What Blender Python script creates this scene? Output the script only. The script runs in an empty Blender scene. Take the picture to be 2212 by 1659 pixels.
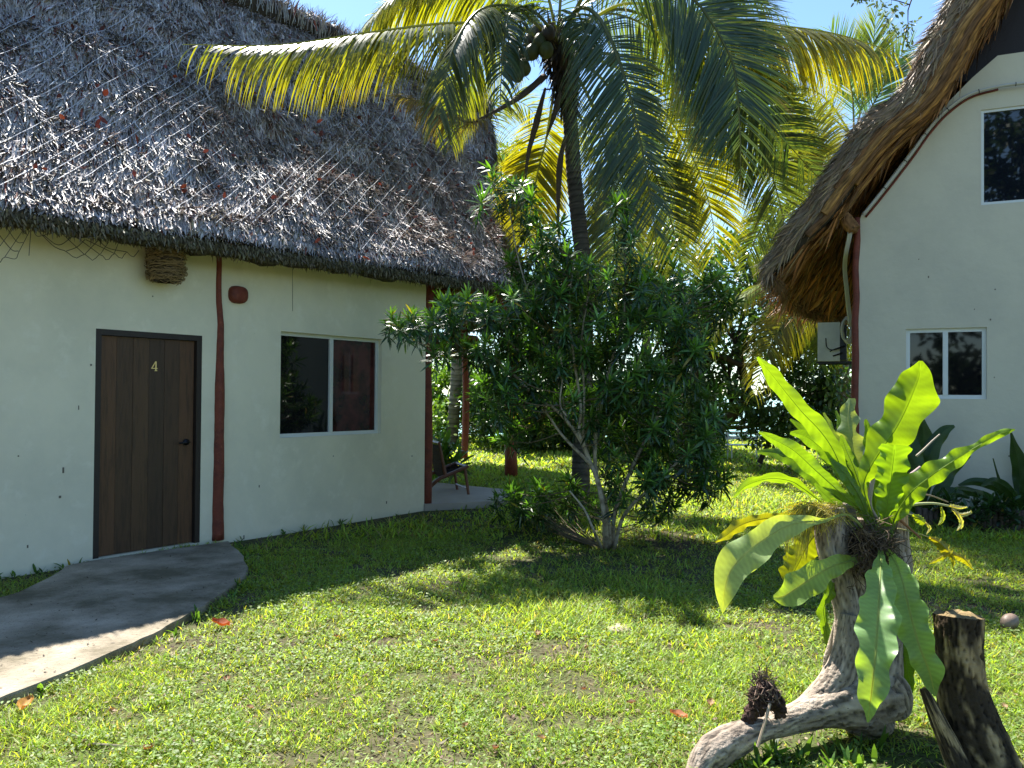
import bpy, math
import numpy as np
from mathutils import Matrix, Vector

sc = bpy.context.scene
# ------------------------------------------------------------------ camera
F = 1680.0; PHI = math.atan(.0134); RHO = .0074
CAM = np.array([0, 0, 1.6])
fw = np.array([0, math.cos(PHI), math.sin(PHI)])
_z = np.array([0, -math.sin(PHI), math.cos(PHI)]); _x = np.array([1., 0, 0])
RT = _x*math.cos(RHO) + _z*math.sin(RHO); UP = _z*math.cos(RHO) - _x*math.sin(RHO)
cd = bpy.data.cameras.new("camera"); cam = bpy.data.objects.new("camera", cd)
sc.collection.objects.link(cam); sc.camera = cam
cd.sensor_width = 36; cd.lens = F/2212*36; cd.clip_start = .05; cd.clip_end = 6000
m = Matrix.Identity(4)
for i in range(3):
    m[i][0] = RT[i]; m[i][1] = UP[i]; m[i][2] = -fw[i]; m[i][3] = CAM[i]
cam.matrix_world = m
# ------------------------------------------------------------------ light
SUN_EL = 55.5; SUN_AZ = -29.0            # degrees, azimuth from +Y towards +X
w = bpy.data.worlds.new("World"); sc.world = w; w.use_nodes = True
nt = w.node_tree; bg = nt.nodes["Background"]
sky = nt.nodes.new("ShaderNodeTexSky"); sky.sky_type = 'NISHITA'; sky.sun_disc = False
sky.sun_elevation = math.radians(SUN_EL); sky.sun_rotation = math.radians(SUN_AZ)
sky.air_density = 1.0; sky.dust_density = .2; sky.ozone_density = 1.6
tn = nt.nodes.new('ShaderNodeMix'); tn.data_type = 'RGBA'; tn.blend_type = 'MULTIPLY'; tn.inputs[0].default_value = 1; tn.inputs[7].default_value = (.84, .96, 1.02, 1)
nt.links.new(sky.outputs[0], tn.inputs[6]); nt.links.new(tn.outputs[2], bg.inputs[0]); bg.inputs[1].default_value = .09
sd = bpy.data.lights.new("sun", 'SUN'); sd.energy = 5.0; sd.angle = math.radians(.55); sd.color = (1, .955, .87)
so = bpy.data.objects.new("sun", sd); sc.collection.objects.link(so)
_e, _a = math.radians(SUN_EL), math.radians(SUN_AZ)
SUN = Vector((math.sin(_a)*math.cos(_e), math.cos(_a)*math.cos(_e), math.sin(_e)))
so.rotation_euler = (-SUN).to_track_quat('-Z', 'Y').to_euler()
sc.view_settings.view_transform = 'Standard'; sc.view_settings.look = 'None'
sc.view_settings.gamma = 1; sc.view_settings.exposure = 1.55
sc.cycles.max_bounces = 7; sc.cycles.diffuse_bounces = 4; sc.cycles.glossy_bounces = 3
sc.cycles.transmission_bounces = 5; sc.cycles.caustics_reflective = False; sc.cycles.caustics_refractive = False

rng = np.random.default_rng(7)
A = np.array
def U_(a, b, n=None): return rng.uniform(a, b, n)
# --------------------------------------------- where a picture point lies in the world
def ray(px, py): return fw + RT*(px-1106)/F - UP*(py-829.5)/F
def P(px, py, y):
    d = ray(px, py); return CAM + d*(y/d[1])
def G(px, py, z=0.):
    d = ray(px, py); return CAM + d*((z-CAM[2])/d[2])
def W(px, py, p, n):
    d = ray(px, py); return CAM + d*(np.dot(A(p)-CAM, n)/np.dot(d, n))
def nrm(v):
    v = A(v, float); return v/np.maximum(np.linalg.norm(v, axis=-1, keepdims=True), 1e-9)

# ------------------------------------------------------------------ noise
_lat = np.random.default_rng(3).random((32, 32, 32))
def vnoise(p, s=1.0):
    p = A(p, float)*s; i = np.floor(p).astype(int); f = p-i; f = f*f*(3-2*f); r = 0
    for dx in (0, 1):
        for dy in (0, 1):
            for dz in (0, 1):
                wgt = (f[..., 0] if dx else 1-f[..., 0])*(f[..., 1] if dy else 1-f[..., 1])*(f[..., 2] if dz else 1-f[..., 2])
                r = r + wgt*_lat[(i[..., 0]+dx) % 32, (i[..., 1]+dy) % 32, (i[..., 2]+dz) % 32]
    return r
def fbm(p, s=1.0, o=3):
    r = 0; a = .5; t = 0
    for k in range(o):
        r = r+a*vnoise(A(p)+17.3*k, s); t += a; a *= .5; s *= 2.03
    return r/t

# ------------------------------------------------------------------ objects
col = sc.collection
def tag(o, label=None, cat=None, group=None, kind=None):
    if label: o['label'] = label
    if cat: o['category'] = cat
    if group: o['group'] = group
    if kind: o['kind'] = kind
    return o
def empty(name, loc, label, cat, group=None):
    o = bpy.data.objects.new(name, None); col.objects.link(o); o.location = Vector(loc)
    o.empty_display_size = .2
    return tag(o, label, cat, group)
class MB:
    def __init__(s): s.v = []; s.q = []; s.t = []; s.c = []; s.n = 0
    def add(s, v, q=None, t=None, c=(1, 1, 1)):
        v = A(v, float).reshape(-1, 3); k = len(v)
        if q is not None and len(q): s.q.append(A(q, int).reshape(-1, 4)+s.n)
        if t is not None and len(t): s.t.append(A(t, int).reshape(-1, 3)+s.n)
        c = A(c, float)
        if c.ndim == 1: c = np.tile(c, (k, 1))
        s.v.append(v); s.c.append(c); s.n += k; return s
    def box(s, lo, hi, frame=None, c=(1, 1, 1)):
        x0, y0, z0 = lo; x1, y1, z1 = hi
        v = A([(x0, y0, z0), (x1, y0, z0), (x1, y1, z0), (x0, y1, z0), (x0, y0, z1), (x1, y0, z1), (x1, y1, z1), (x0, y1, z1)], float)
        if frame is not None: v = A([frame(*p) for p in v])
        return s.add(v, [(0, 3, 2, 1), (4, 5, 6, 7), (0, 1, 5, 4), (1, 2, 6, 5), (2, 3, 7, 6), (3, 0, 4, 7)], c=c)
    def tube(s, pts, rad, n=8, c=(1, 1, 1), cap=True, rough=0.):
        pts = A(pts, float); k = len(pts); rad = np.broadcast_to(A(rad, float), (k,))
        tg = nrm(np.gradient(pts, axis=0)); ref = A([0, 0, 1.]) if abs(tg[0][2]) < .8 else A([1., 0, 0])
        a = nrm(np.cross(tg[0], ref)); vs = []
        for i in range(k):
            a = nrm(a - tg[i]*np.dot(a, tg[i])); b = np.cross(tg[i], a)
            th = np.arange(n)*2*math.pi/n
            ring = pts[i] + rad[i]*(np.cos(th)[:, None]*a + np.sin(th)[:, None]*b)
            if rough: ring = pts[i] + (ring-pts[i])*(1+rough*(fbm(ring, 3.1/max(rad[i], .02)*.35)[:, None]-.5)*2)
            vs.append(ring)
        v = np.concatenate(vs); q = []
        for i in range(k-1):
            for j in range(n): q.append((i*n+j, i*n+(j+1) % n, (i+1)*n+(j+1) % n, (i+1)*n+j))
        t = []
        if cap:
            v = np.concatenate([v, pts[:1], pts[-1:]]); e = k*n
            for j in range(n): t += [(e, (j+1) % n, j), (e+1, (k-1)*n+j, (k-1)*n+(j+1) % n)]
        return s.add(v, q, t, c)
    def build(s, name, mat, parent=None, smooth=False):
        me = bpy.data.meshes.new(name)
        V = np.concatenate(s.v); Cc = np.concatenate(s.c)
        q = np.concatenate(s.q) if s.q else np.zeros((0, 4), int); t = np.concatenate(s.t) if s.t else np.zeros((0, 3), int)
        loc = A([0, 0, 0.])
        if parent is not None:
            loc = A(parent.location); pp = parent.parent
            while pp is not None: loc = loc+A(pp.location); pp = pp.parent
            V = V-loc
        me.vertices.add(len(V)); me.vertices.foreach_set("co", V.astype(np.float32).ravel())
        me.loops.add(q.size+t.size); me.loops.foreach_set("vertex_index", np.concatenate([q.ravel(), t.ravel()]).astype(np.int32))
        me.polygons.add(len(q)+len(t))
        st = np.concatenate([np.arange(len(q))*4, q.size+np.arange(len(t))*3]).astype(np.int32)
        me.polygons.foreach_set("loop_start", st)
        me.polygons.foreach_set("use_smooth", np.full(len(st), smooth))
        at = me.color_attributes.new("Col", 'FLOAT_COLOR', 'POINT')
        at.data.foreach_set("color", np.concatenate([Cc, np.ones((len(Cc), 1))], 1).astype(np.float32).ravel())
        me.update(calc_edges=True); me.validate()
        me.materials.append(mat)
        o = bpy.data.objects.new(name, me); col.objects.link(o)
        if parent is not None: o.parent = parent
        return o
def spl(pts, n):
    """smooth curve through points (catmull-rom), n samples"""
    p = A(pts, float); k = len(p)
    if k == 2: return p[0]+(p[1]-p[0])*np.linspace(0, 1, n)[:, None]
    e = np.concatenate([[2*p[0]-p[1]], p, [2*p[-1]-p[-2]]])
    d = np.concatenate([[0], np.cumsum(np.linalg.norm(np.diff(p[:, :min(3, p.shape[1])], axis=0), axis=1))]); d /= d[-1]
    out = []
    for t in np.linspace(0, 1, n):
        i = min(np.searchsorted(d, t, 'right')-1, k-2); u = (t-d[i])/max(d[i+1]-d[i], 1e-9)
        a, b, c_, e_ = e[i], e[i+1], e[i+2], e[i+3]
        out.append(.5*(2*b+(c_-a)*u+(2*a-5*b+4*c_-e_)*u*u+(3*b-a-3*c_+e_)*u**3))
    return A(out)
def grid_add(mb, g, c=(1, 1, 1), flip=False):
    nu, nv = g.shape[:2]; i = np.arange(nu*nv).reshape(nu, nv)
    q = np.stack([i[:-1, :-1], i[1:, :-1], i[1:, 1:], i[:-1, 1:]], -1).reshape(-1, 4)
    if flip: q = q[:, ::-1]
    c = A(c, float)
    mb.add(g.reshape(-1, 3), q, None, c.reshape(-1, 3) if c.ndim > 1 else c)
def strips(mb, p, d, n, L, Wd, c, prof=((0, .6), (.45, 1), (1, .1)), bend=.1, lat=0., tipc=None):
    """many narrow leaves at once: p base, d direction, n normal"""
    d = nrm(d); n = nrm(n - d*(n*d).sum(1, keepdims=True)); s = np.cross(d, n); N = len(p)
    L = np.broadcast_to(A(L, float), (N,)); Wd = np.broadcast_to(A(Wd, float), (N,))
    bend = np.broadcast_to(A(bend, float), (N,)); lat = np.broadcast_to(A(lat, float), (N,))
    c = np.broadcast_to(A(c, float), (N, 3)); k = len(prof); vs = []; cs = []
    for (t, wd) in prof:
        ctr = p + d*(L*t)[:, None] - n*(bend*L*t*t)[:, None] + s*(lat*L*t*t)[:, None]
        vs += [ctr-s*(Wd*wd*.5)[:, None], ctr+s*(Wd*wd*.5)[:, None]]
        cc = c if tipc is None else c*(1-t)+tipc*t
        cs += [cc, cc]
    v = np.stack(vs, 1).reshape(-1, 3); cc = np.stack(cs, 1).reshape(-1, 3)
    b = (np.arange(N)*2*k)[:, None]
    q = np.concatenate([b+A([[2*j, 2*j+1, 2*j+3, 2*j+2]]) for j in range(k-1)], 1).reshape(-1, 4)
    mb.add(v, q, None, cc)
def scatter(g, N, wts=None):
    """random points on a grid surface -> pos, normal, du, dv"""
    a, b, c_, d = g[:-1, :-1], g[1:, :-1], g[1:, 1:], g[:-1, 1:]
    ar = np.linalg.norm(np.cross(c_-a, d-b), axis=2)
    if wts is not None: ar = ar*wts
    pr = (ar/ar.sum()).ravel(); k = rng.choice(len(pr), N, p=pr); i, j = np.unravel_index(k, ar.shape)
    u = rng.random(N)[:, None]; v = rng.random(N)[:, None]
    pos = a[i, j]*(1-u)*(1-v)+b[i, j]*u*(1-v)+c_[i, j]*u*v+d[i, j]*(1-u)*v
    du = nrm((b-a)[i, j]*(1-v)+(c_-d)[i, j]*v); dv = nrm((d-a)[i, j]*(1-u)+(c_-b)[i, j]*u)
    return pos, nrm(np.cross(du, dv)), du, dv
def vary(base, N, v=.2, h=.08):
    b = A(base, float); f = 1+U_(-v, v, (N, 1)); return np.clip(b*f*(1+U_(-h, h, (N, 3))), 0, 1)

# ------------------------------------------------------------------ materials
def mat(name, color=(.5, .5, .5), rough=.7, spec=.3, attr=False, transl=0., ttint=(1.2, 1.25, .4), bump=0., bscale=20., noise=None, metal=0., gain=1., coat=0., stretch=None):
    m = bpy.data.materials.new(name); m.use_nodes = True; t = m.node_tree; N = t.nodes; Lk = t.links
    b = N["Principled BSDF"]; out = N["Material Output"]
    b.inputs["Roughness"].default_value = rough; b.inputs["Specular IOR Level"].default_value = spec
    b.inputs["Metallic"].default_value = metal; b.inputs["Coat Weight"].default_value = coat
    src = None
    tc = N.new("ShaderNodeTexCoord"); mp = N.new("ShaderNodeMapping"); Lk.new(tc.outputs["Object"], mp.inputs[0])
    if stretch: mp.inputs["Scale"].default_value = stretch
    if attr:
        a = N.new("ShaderNodeAttribute"); a.attribute_name = "Col"; src = a.outputs["Color"]
        if gain != 1. or color != (.5, .5, .5):
            mm = N.new("ShaderNodeMix"); mm.data_type = 'RGBA'; mm.blend_type = 'MULTIPLY'; mm.inputs[0].default_value = 1
            Lk.new(src, mm.inputs[6]); mm.inputs[7].default_value = tuple(x*gain for x in color)+(1,) if color != (.5, .5, .5) else (gain, gain, gain, 1)
            src = mm.outputs[2]
    else:
        r = N.new("ShaderNodeRGB"); r.outputs[0].default_value = tuple(color)+(1,); src = r.outputs[0]
    for (sc_, c2, lo, hi, det) in (noise or []):
        nz = N.new("ShaderNodeTexNoise"); nz.inputs["Scale"].default_value = sc_; nz.inputs["Detail"].default_value = det; nz.inputs["Roughness"].default_value = .65
        Lk.new(mp.outputs[0], nz.inputs["Vector"])
        mr = N.new("ShaderNodeMapRange"); mr.inputs[1].default_value = lo; mr.inputs[2].default_value = hi; Lk.new(nz.outputs[0], mr.inputs[0])
        mx = N.new("ShaderNodeMix"); mx.data_type = 'RGBA'; Lk.new(mr.outputs[0], mx.inputs[0]); Lk.new(src, mx.inputs[6]); mx.inputs[7].default_value = tuple(c2)+(1,)
        src = mx.outputs[2]
    Lk.new(src, b.inputs["Base Color"])
    if bump:
        nz = N.new("ShaderNodeTexNoise"); nz.inputs["Scale"].default_value = bscale; nz.inputs["Detail"].default_value = 5
        Lk.new(mp.outputs[0], nz.inputs["Vector"]); bp = N.new("ShaderNodeBump"); bp.inputs["Strength"].default_value = bump; bp.inputs["Distance"].default_value = .02
        Lk.new(nz.outputs[0], bp.inputs["Height"]); Lk.new(bp.outputs[0], b.inputs["Normal"])
    if transl:
        tr = N.new("ShaderNodeBsdfTranslucent"); mm = N.new("ShaderNodeMix"); mm.data_type = 'RGBA'; mm.blend_type = 'MULTIPLY'; mm.inputs[0].default_value = 1
        Lk.new(src, mm.inputs[6]); mm.inputs[7].default_value = tuple(ttint)+(1,); Lk.new(mm.outputs[2], tr.inputs[0])
        ms = N.new("ShaderNodeMixShader"); ms.inputs[0].default_value = transl
        Lk.new(b.outputs[0], ms.inputs[1]); Lk.new(tr.outputs[0], ms.inputs[2]); Lk.new(ms.outputs[0], out.inputs[0])
    return m
M = {}
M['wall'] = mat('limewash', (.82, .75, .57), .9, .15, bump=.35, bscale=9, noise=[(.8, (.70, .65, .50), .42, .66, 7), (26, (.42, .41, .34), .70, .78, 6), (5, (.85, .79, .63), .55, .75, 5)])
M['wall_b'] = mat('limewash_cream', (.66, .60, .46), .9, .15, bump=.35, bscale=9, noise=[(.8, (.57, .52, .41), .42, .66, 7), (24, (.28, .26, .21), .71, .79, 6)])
M['thatch'] = mat('thatch_leaf', rough=.55, spec=.3, attr=True, transl=.06, ttint=(.8, .6, .4))
M['thatch_core'] = mat('thatch_core', (.055, .045, .035), .95, .1, bump=1, bscale=30)
M['thatch_edge'] = mat('thatch_edge', (.10, .085, .045), .95, .1, bump=1, bscale=60, noise=[(40, (.035, .028, .018), .4, .6, 4)])
M['red'] = mat('red_paint', (.20, .046, .026), .6, .3, bump=.5, bscale=14, noise=[(9, (.12, .03, .02), .4, .7, 4), (35, (.26, .08, .045), .55, .75, 4)])
M['door'] = mat('stained_planks', (.5, .5, .5), .5, .35, attr=True, bump=.35, bscale=20, stretch=(6, 6, .6), noise=[(5, (.030, .018, .010), .48, .8, 6)])
M['dark_wood'] = mat('dark_frame_wood', (.030, .020, .016), .5, .35, bump=.2, bscale=30)
M['alum'] = mat('pale_window_frame', (.70, .71, .68), .4, .5)
M['glass'] = mat('dark_glass', (.008, .008, .009), .03, .5)
M['glass_red'] = mat('dark_glass_red_reflection', (.09, .024, .022), .03, .5, noise=[(3, (.02, .009, .008), .4, .6, 3)])  # reddish reflection painted into the pane colour
M['brass'] = mat('brass', (.75, .55, .22), .35, .5, metal=.6)
M['black'] = mat('black_metal', (.012, .012, .013), .35, .5, metal=.5)
M['concrete'] = mat('old_concrete', (.42, .355, .275), .9, .2, bump=.7, bscale=40, noise=[(1.1, (.14, .12, .08), .40, .60, 7), (4, (.26, .225, .165), .5, .75, 6), (75, (.05, .04, .03), .62, .66, 4)])
M['tile'] = mat('porch_concrete', (.42, .36, .30), .6, .3, bump=.2, bscale=20, noise=[(2, (.36, .30, .25), .4, .7, 4)])
M['rope'] = mat('wicker_twig', rough=.7, attr=True)
M['wire'] = mat('net_cord', (.5, .5, .52), .6, .2)
M['wire_dark'] = mat('net_cord_dark', (.05, .045, .035), .6, .3)
M['soil'] = mat('soil_turf', (.10, .08, .055), .95, .1, bump=1, bscale=25, noise=[(.9, (.075, .10, .030), .35, .6, 6), (9, (.15, .115, .085), .5, .7, 6), (45, (.03, .022, .015), .52, .64, 4)])
M['grass'] = mat('grass_blade', rough=.5, spec=.35, attr=True, transl=.5, ttint=(2.1, 1.95, .58))
M['palm'] = mat('palm_leaflet', rough=.33, spec=.6, attr=True, transl=.5, ttint=(1.55, 1.5, .22))
M['palmwood'] = mat('palm_trunk_bark', rough=.85, spec=.2, attr=True, bump=.6, bscale=25)
M['shrub'] = mat('shrub_leaf', rough=.3, spec=.7, attr=True, transl=.34, ttint=(1.3, 1.5, .35))
M['tree'] = mat('tree_leaf', rough=.4, spec=.5, attr=True, transl=.32, ttint=(1.4, 1.5, .4))
M['bark'] = mat('pale_bark', (.42, .36, .27), .85, .2, bump=.6, bscale=35, noise=[(12, (.16, .13, .09), .45, .65, 4)])
M['bark_dark'] = mat('dark_bark', (.06, .045, .035), .9, .2, bump=.6, bscale=20)
M['water'] = mat('lake_water', (.10, .42, .46), .12, .5, bump=.3, bscale=1.2)
print('base ok')

def grain_tube(mb, pts, rad, base, dark, m=150, n=60, amp=.10, crack=.07, seed=0, pt=.42, pw=.62):
    p = spl(pts, m); rad = np.interp(np.linspace(0, 1, m), np.linspace(0, 1, len(rad)), rad); T = nrm(np.gradient(p, axis=0)); ref = A([0, 1., 0]); a = nrm(np.cross(T[0], ref)); L_ = np.concatenate([[0], np.cumsum(np.linalg.norm(np.diff(p, axis=0), axis=1))])
    th = np.arange(n)*2*math.pi/n; g = []; cg = []
    for i in range(m):
        a = nrm(a-T[i]*np.dot(a, T[i])); b = np.cross(T[i], a); tw = th+L_[i]*1.2
        q = np.stack([np.cos(tw)*1.3, np.sin(tw)*1.3, np.full(n, L_[i]*4)+seed], 1)
        big = fbm(q+seed, 1.3, 3)-.5; q2 = np.stack([np.cos(tw)*6, np.sin(tw)*6, np.full(n, L_[i]*5)+seed], 1); gr = fbm(q2+5, 1.0, 3); rid = np.abs(gr-.5)*2; ck = np.clip(1-rid*7, 0, 1)
        q3 = np.stack([np.cos(tw)*14, np.sin(tw)*14, np.full(n, L_[i]*14)+seed], 1); fn = fbm(q3, 1.1, 2)-.5
        r = rad[i]*(1+amp*2.4*big-crack*ck+.05*fn)
        g.append(p[i]+r[:, None]*(np.cos(th)[:, None]*a+np.sin(th)[:, None]*b))
        pat = np.clip((fbm(q*1.7+11, 1.2, 3)-pt)*5, 0, 1)[:, None]
        c = A(base)[None]*(1+1.1*fn+.5*(gr-.5))[:, None]; c = c*(1-pw*pat)+A(dark)[None]*pw*pat; c = c*(1-.75*ck)[:, None]; cg.append(np.clip(c, .008, .8))
    g = A(g); cg = A(cg); g = np.concatenate([g, g[:, :1]], 1); cg = np.concatenate([cg, cg[:, :1]], 1); grid_add(mb, g, cg)
    for e, s_ in ((0, -1), (m-1, 1)):
        ctr_ = p[e]+T[e]*s_*rad[e]*.15; rings = [g[e]*(1-t)+ctr_*t+A([0, 0, 1.])*0 for t in np.linspace(0, 1, 6)]; rg = A(rings); rg[1:5] += ((fbm(rg[1:5], 30, 2)-.5)*rad[e]*.5)[..., None]*T[e]
        grid_add(mb, rg, np.clip(A(base)*.55*(.5+fbm(rg, 40, 2)[..., None]), 0, 1))

M['dry'] = mat('dry_leaf', rough=.6, spec=.3, attr=True, transl=.25, ttint=(1.2, .8, .4))

# ================================================================== GROUND, WATER
def ground_z(x, y):
    z = 0.05*(fbm(np.stack([x, y, 0*x], -1), .45, 3)-.5)
    far = np.clip((y-30)/8., 0, 1); z = z*(1-far)-1.6*far
    far2 = np.clip((-y-60)/8., 0, 1)
    return z*(1-far2)
gx = np.concatenate([np.linspace(-2500, -40, 12), np.linspace(-30, 30, 121), np.linspace(40, 2500, 12)])
gy = np.concatenate([np.linspace(-800, -30, 8), np.linspace(-20, 45, 131), np.linspace(60, 3500, 12)])
X, Y = np.meshgrid(gx, gy, indexing='ij')
mb = MB(); grid_add(mb, np.stack([X, Y, ground_z(X, Y)], -1)); tag(mb.build('ground', M['soil'], smooth=True), kind='structure')
mb = MB(); grid_add(mb, np.stack(np.meshgrid(np.linspace(-2500, 2500, 6), np.linspace(31, 3500, 8), indexing='ij')+[np.full((6, 8), -.35)], -1))
tag(mb.build('water', M['water']), kind='structure')

# ================================================================== LEFT HOUSE
def mkframe(o, d, inw):
    o = A([o[0], o[1]]); d = A(d); inw = A(inw)
    def f(s, i, z): v = o+d*s+inw*i; return A([v[0], v[1], z])
    def inv(p): q = A(p)[..., :2]-o; return (q*d).sum(-1), (q*inw).sum(-1), A(p)[..., 2]
    return f, inv
a_ = math.radians(37.5)
L, Li = mkframe((-3.039, 8.305), (math.sin(a_), math.cos(a_)), (-math.cos(a_), math.sin(a_)))
nL = A([math.cos(a_), -math.sin(a_), 0])
def WL(px, py, i=0.): return W(px, py, L(0, i, 0), nL)
def wall_holes(mb, fr, s0, s1, z0, z1, i0, i1, holes, c=(1, 1, 1)):
    xs = sorted({s0, s1} | {h[0] for h in holes} | {h[1] for h in holes})
    for a, b in zip(xs[:-1], xs[1:]):
        hs = sorted([(h[2], h[3]) for h in holes if h[0] <= a+1e-6 and h[1] >= b-1e-6]); z = z0
        for (p, q) in hs:
            if p > z: mb.box((a, i0, z), (b, i1, p), fr, c)
            z = q
        if z < z1: mb.box((a, i0, z), (b, i1, z1), fr, c)
DS0, DS1, DZ0, DZ1 = -1.366, -.296, .045, 2.185
WS0, WS1, WZ0, WZ1 = .67, 2.215, 1.085, 2.30
H = empty('thatched_house', L(0, 0, 0), 'long white house with a steep grey thatched roof and wooden door', 'house')
mb = MB()
wall_holes(mb, L, -8, 3.03, -.1, 3.2, 0, .16, [(DS0, DS1, -.1, DZ1), (WS0, WS1, WZ0, WZ1)])
mb.box((DS0, .0, -.1), (DS1, .16, DZ0), L)
mb.box((2.87, .16, -.1), (3.03, 6.2, 3.2), L); mb.box((-8, .16, -.1), (-7.84, 6.2, 3.2), L); mb.box((-8, 6.2, -.1), (3.03, 6.36, 3.2), L)
mb.build('wall', M['wall'], H)
# door
mb = MB(); fwd = .055
mb.box((DS0, .004, DZ0), (DS0+fwd, .10, DZ1), L); mb.box((DS1-fwd, .004, DZ0), (DS1, .10, DZ1), L); mb.box((DS0+fwd, .004, DZ1-fwd), (DS1-fwd, .10, DZ1), L)
mb.build('door_frame', M['dark_wood'], H)
mb = MB(); x0, x1 = DS0+fwd+.004, DS1-fwd-.004; n = 6; wd = (x1-x0)/n
cols = [(.125, .060, .028), (.085, .044, .022), (.10, .052, .025), (.066, .036, .020), (.082, .042, .022), (.12, .056, .026)]
for k in range(n): mb.box((x0+k*wd+.0015, .05+.0015*(k % 2), DZ0+.006), (x0+(k+1)*wd-.0015, .095, DZ1-fwd-.004), L, cols[k])
mb.box((x0, .07, DZ0+.01), (x1, .094, DZ1-fwd-.008), L, (.012, .008, .006))
door = mb.build('door', M['door'], H)
mb = MB(); c4 = Li(WL(333, 791, .05)); cs, cz = c4[0], c4[2]; hh = .095
def g4(x, y, dx=0): return (cs+x*hh, cz+y*hh)
def plate(mb, pts, i0, i1):
    k = len(pts); v = [L(p[0], i0, p[1]) for p in pts]+[L(p[0], i1, p[1]) for p in pts]
    mb.add(v, [(j, (j+1) % k, k+(j+1) % k, k+j) for j in range(k)] + ([(0, 1, 2, 3)] if k == 4 else []))
plate(mb, [g4(.10, -.5), g4(.22, -.5), g4(.22, .5), g4(.10, .5)], .043, .05)
plate(mb, [g4(-.33, -.22), g4(-.25, -.25), g4(.20, .50), g4(.10, .50)], .0425, .05)
plate(mb, [g4(-.33, -.27), g4(.34, -.27), g4(.34, -.19), g4(-.33, -.19)], .042, .05)
plate(mb, [g4(.0, -.5), g4(.32, -.5), g4(.32, -.45), g4(.0, -.45)], .0415, .05)
mb.build('number_four', M['brass'], door)
mb = MB(); hp = WL(402, 955, .04); hs, _, hz = Li(hp)
mb.tube([L(hs, .05, hz), L(hs, .03, hz)], .032, 14); mb.tube([L(hs, .03, hz), L(hs, -.02, hz), L(hs-.02, -.026, hz), L(hs-.11, -.026, hz-.004)], [.011, .011, .012, .009], 8)
mb.build('handle', M['black'], door, True)
# window
def window(parent, fr, s0, s1, z0, z1, i, fw_, glassm, label=None, mull=True):
    mb = MB(); T = .045
    mb.box((s0, i, z0), (s1, i+T, z0+fw_), fr); mb.box((s0, i, z1-fw_), (s1, i+T, z1), fr)
    mb.box((s0, i, z0+fw_), (s0+fw_, i+T, z1-fw_), fr); mb.box((s1-fw_, i, z0+fw_), (s1, i+T, z1-fw_), fr)
    mid = (s0+s1)/2
    if mull: mb.box((mid-fw_*.6, i-.008, z0+fw_), (mid+fw_*.6, i+T, z1-fw_), fr)
    w_ = mb.build('window', M['alum'], parent)
    if label: tag(w_, label)
    sp = [(s0+fw_, mid-fw_*.6, glassm[0]), (mid+fw_*.6, s1-fw_, glassm[-1])] if mull else [(s0+fw_, s1-fw_, glassm[0])]
    for (a, b, g) in sp:
        mb = MB(); mb.box((a, i+.02, z0+fw_), (b, i+.026, z1-fw_), fr); mb.build('pane', g, w_)
    return w_
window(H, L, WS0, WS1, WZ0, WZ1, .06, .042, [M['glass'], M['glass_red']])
# red half-round post
mb = MB(); pp = [(473, 540), (473, 570), (472, 640), (476, 700), (475, 760), (473, 900), (472, 1000), (470, 1100), (470, 1166)]
rr = A([6, 6, 7, 8.5, 11, 11, 12, 12, 13.5])/200
mb.tube(spl([WL(x, y, .0) for x, y in pp], 40), np.interp(np.linspace(0, 1, 40), np.linspace(0, 1, 9), rr), 12, rough=.12)
tag(mb.build('post', M['red'], H, True))
mb = MB(); q = WL(512, 637, 0); s_, _, z_ = Li(q); ring = []
for k, (r, i) in enumerate([(.0, -.07), (.075, -.07), (.098, -.058), (.104, -.03), (.106, .02)]):
    th = np.arange(20)*2*math.pi/20; rr_ = r/((np.abs(np.cos(th))**2.9+np.abs(np.sin(th))**2.9)**(1/2.9))
    ring.append([L(s_+math.cos(t)*x*1.02, i, z_+math.sin(t)*x*.9) for t, x in zip(th, rr_)])
g = A(ring); g = np.concatenate([g, g[:, :1]], 1); grid_add(mb, g); mb.build('beam_end', M['red'], H, True)
# crack line / thin cable on wall
mb = MB(); mb.tube([WL(632, 575, -.004), WL(632, 672, -.004)], .002, 4); mb.build('cable', M['wire_dark'], H)

mb = MB()
for (x, y, w_, h_) in [(137, 1015, 4, 12), (130, 1073, 5, 5), (40, 985, 3, 3), (197, 788, 4, 4), (60, 1180, 3, 6), (835, 1085, 4, 8), (700, 1130, 3, 3), (720, 985, 3, 3), (527, 1160, 3, 10), (758, 1128, 6, 4), (330, 640, 3, 3), (560, 1050, 3, 6), (890, 985, 3, 5), (170, 880, 2, 9)]:
    s_, _, z_ = Li(WL(x, y)); w_ /= 420; h_ /= 420; mb.box((s_-w_, -.003, z_-h_), (s_+w_*.6, -.0005, z_+h_*.8), L)
M['chip'] = mat('plaster_chip', (.16, .13, .10), .95); tag(mb.build('plaster_chips', M['chip'], H), kind='stuff')
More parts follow.
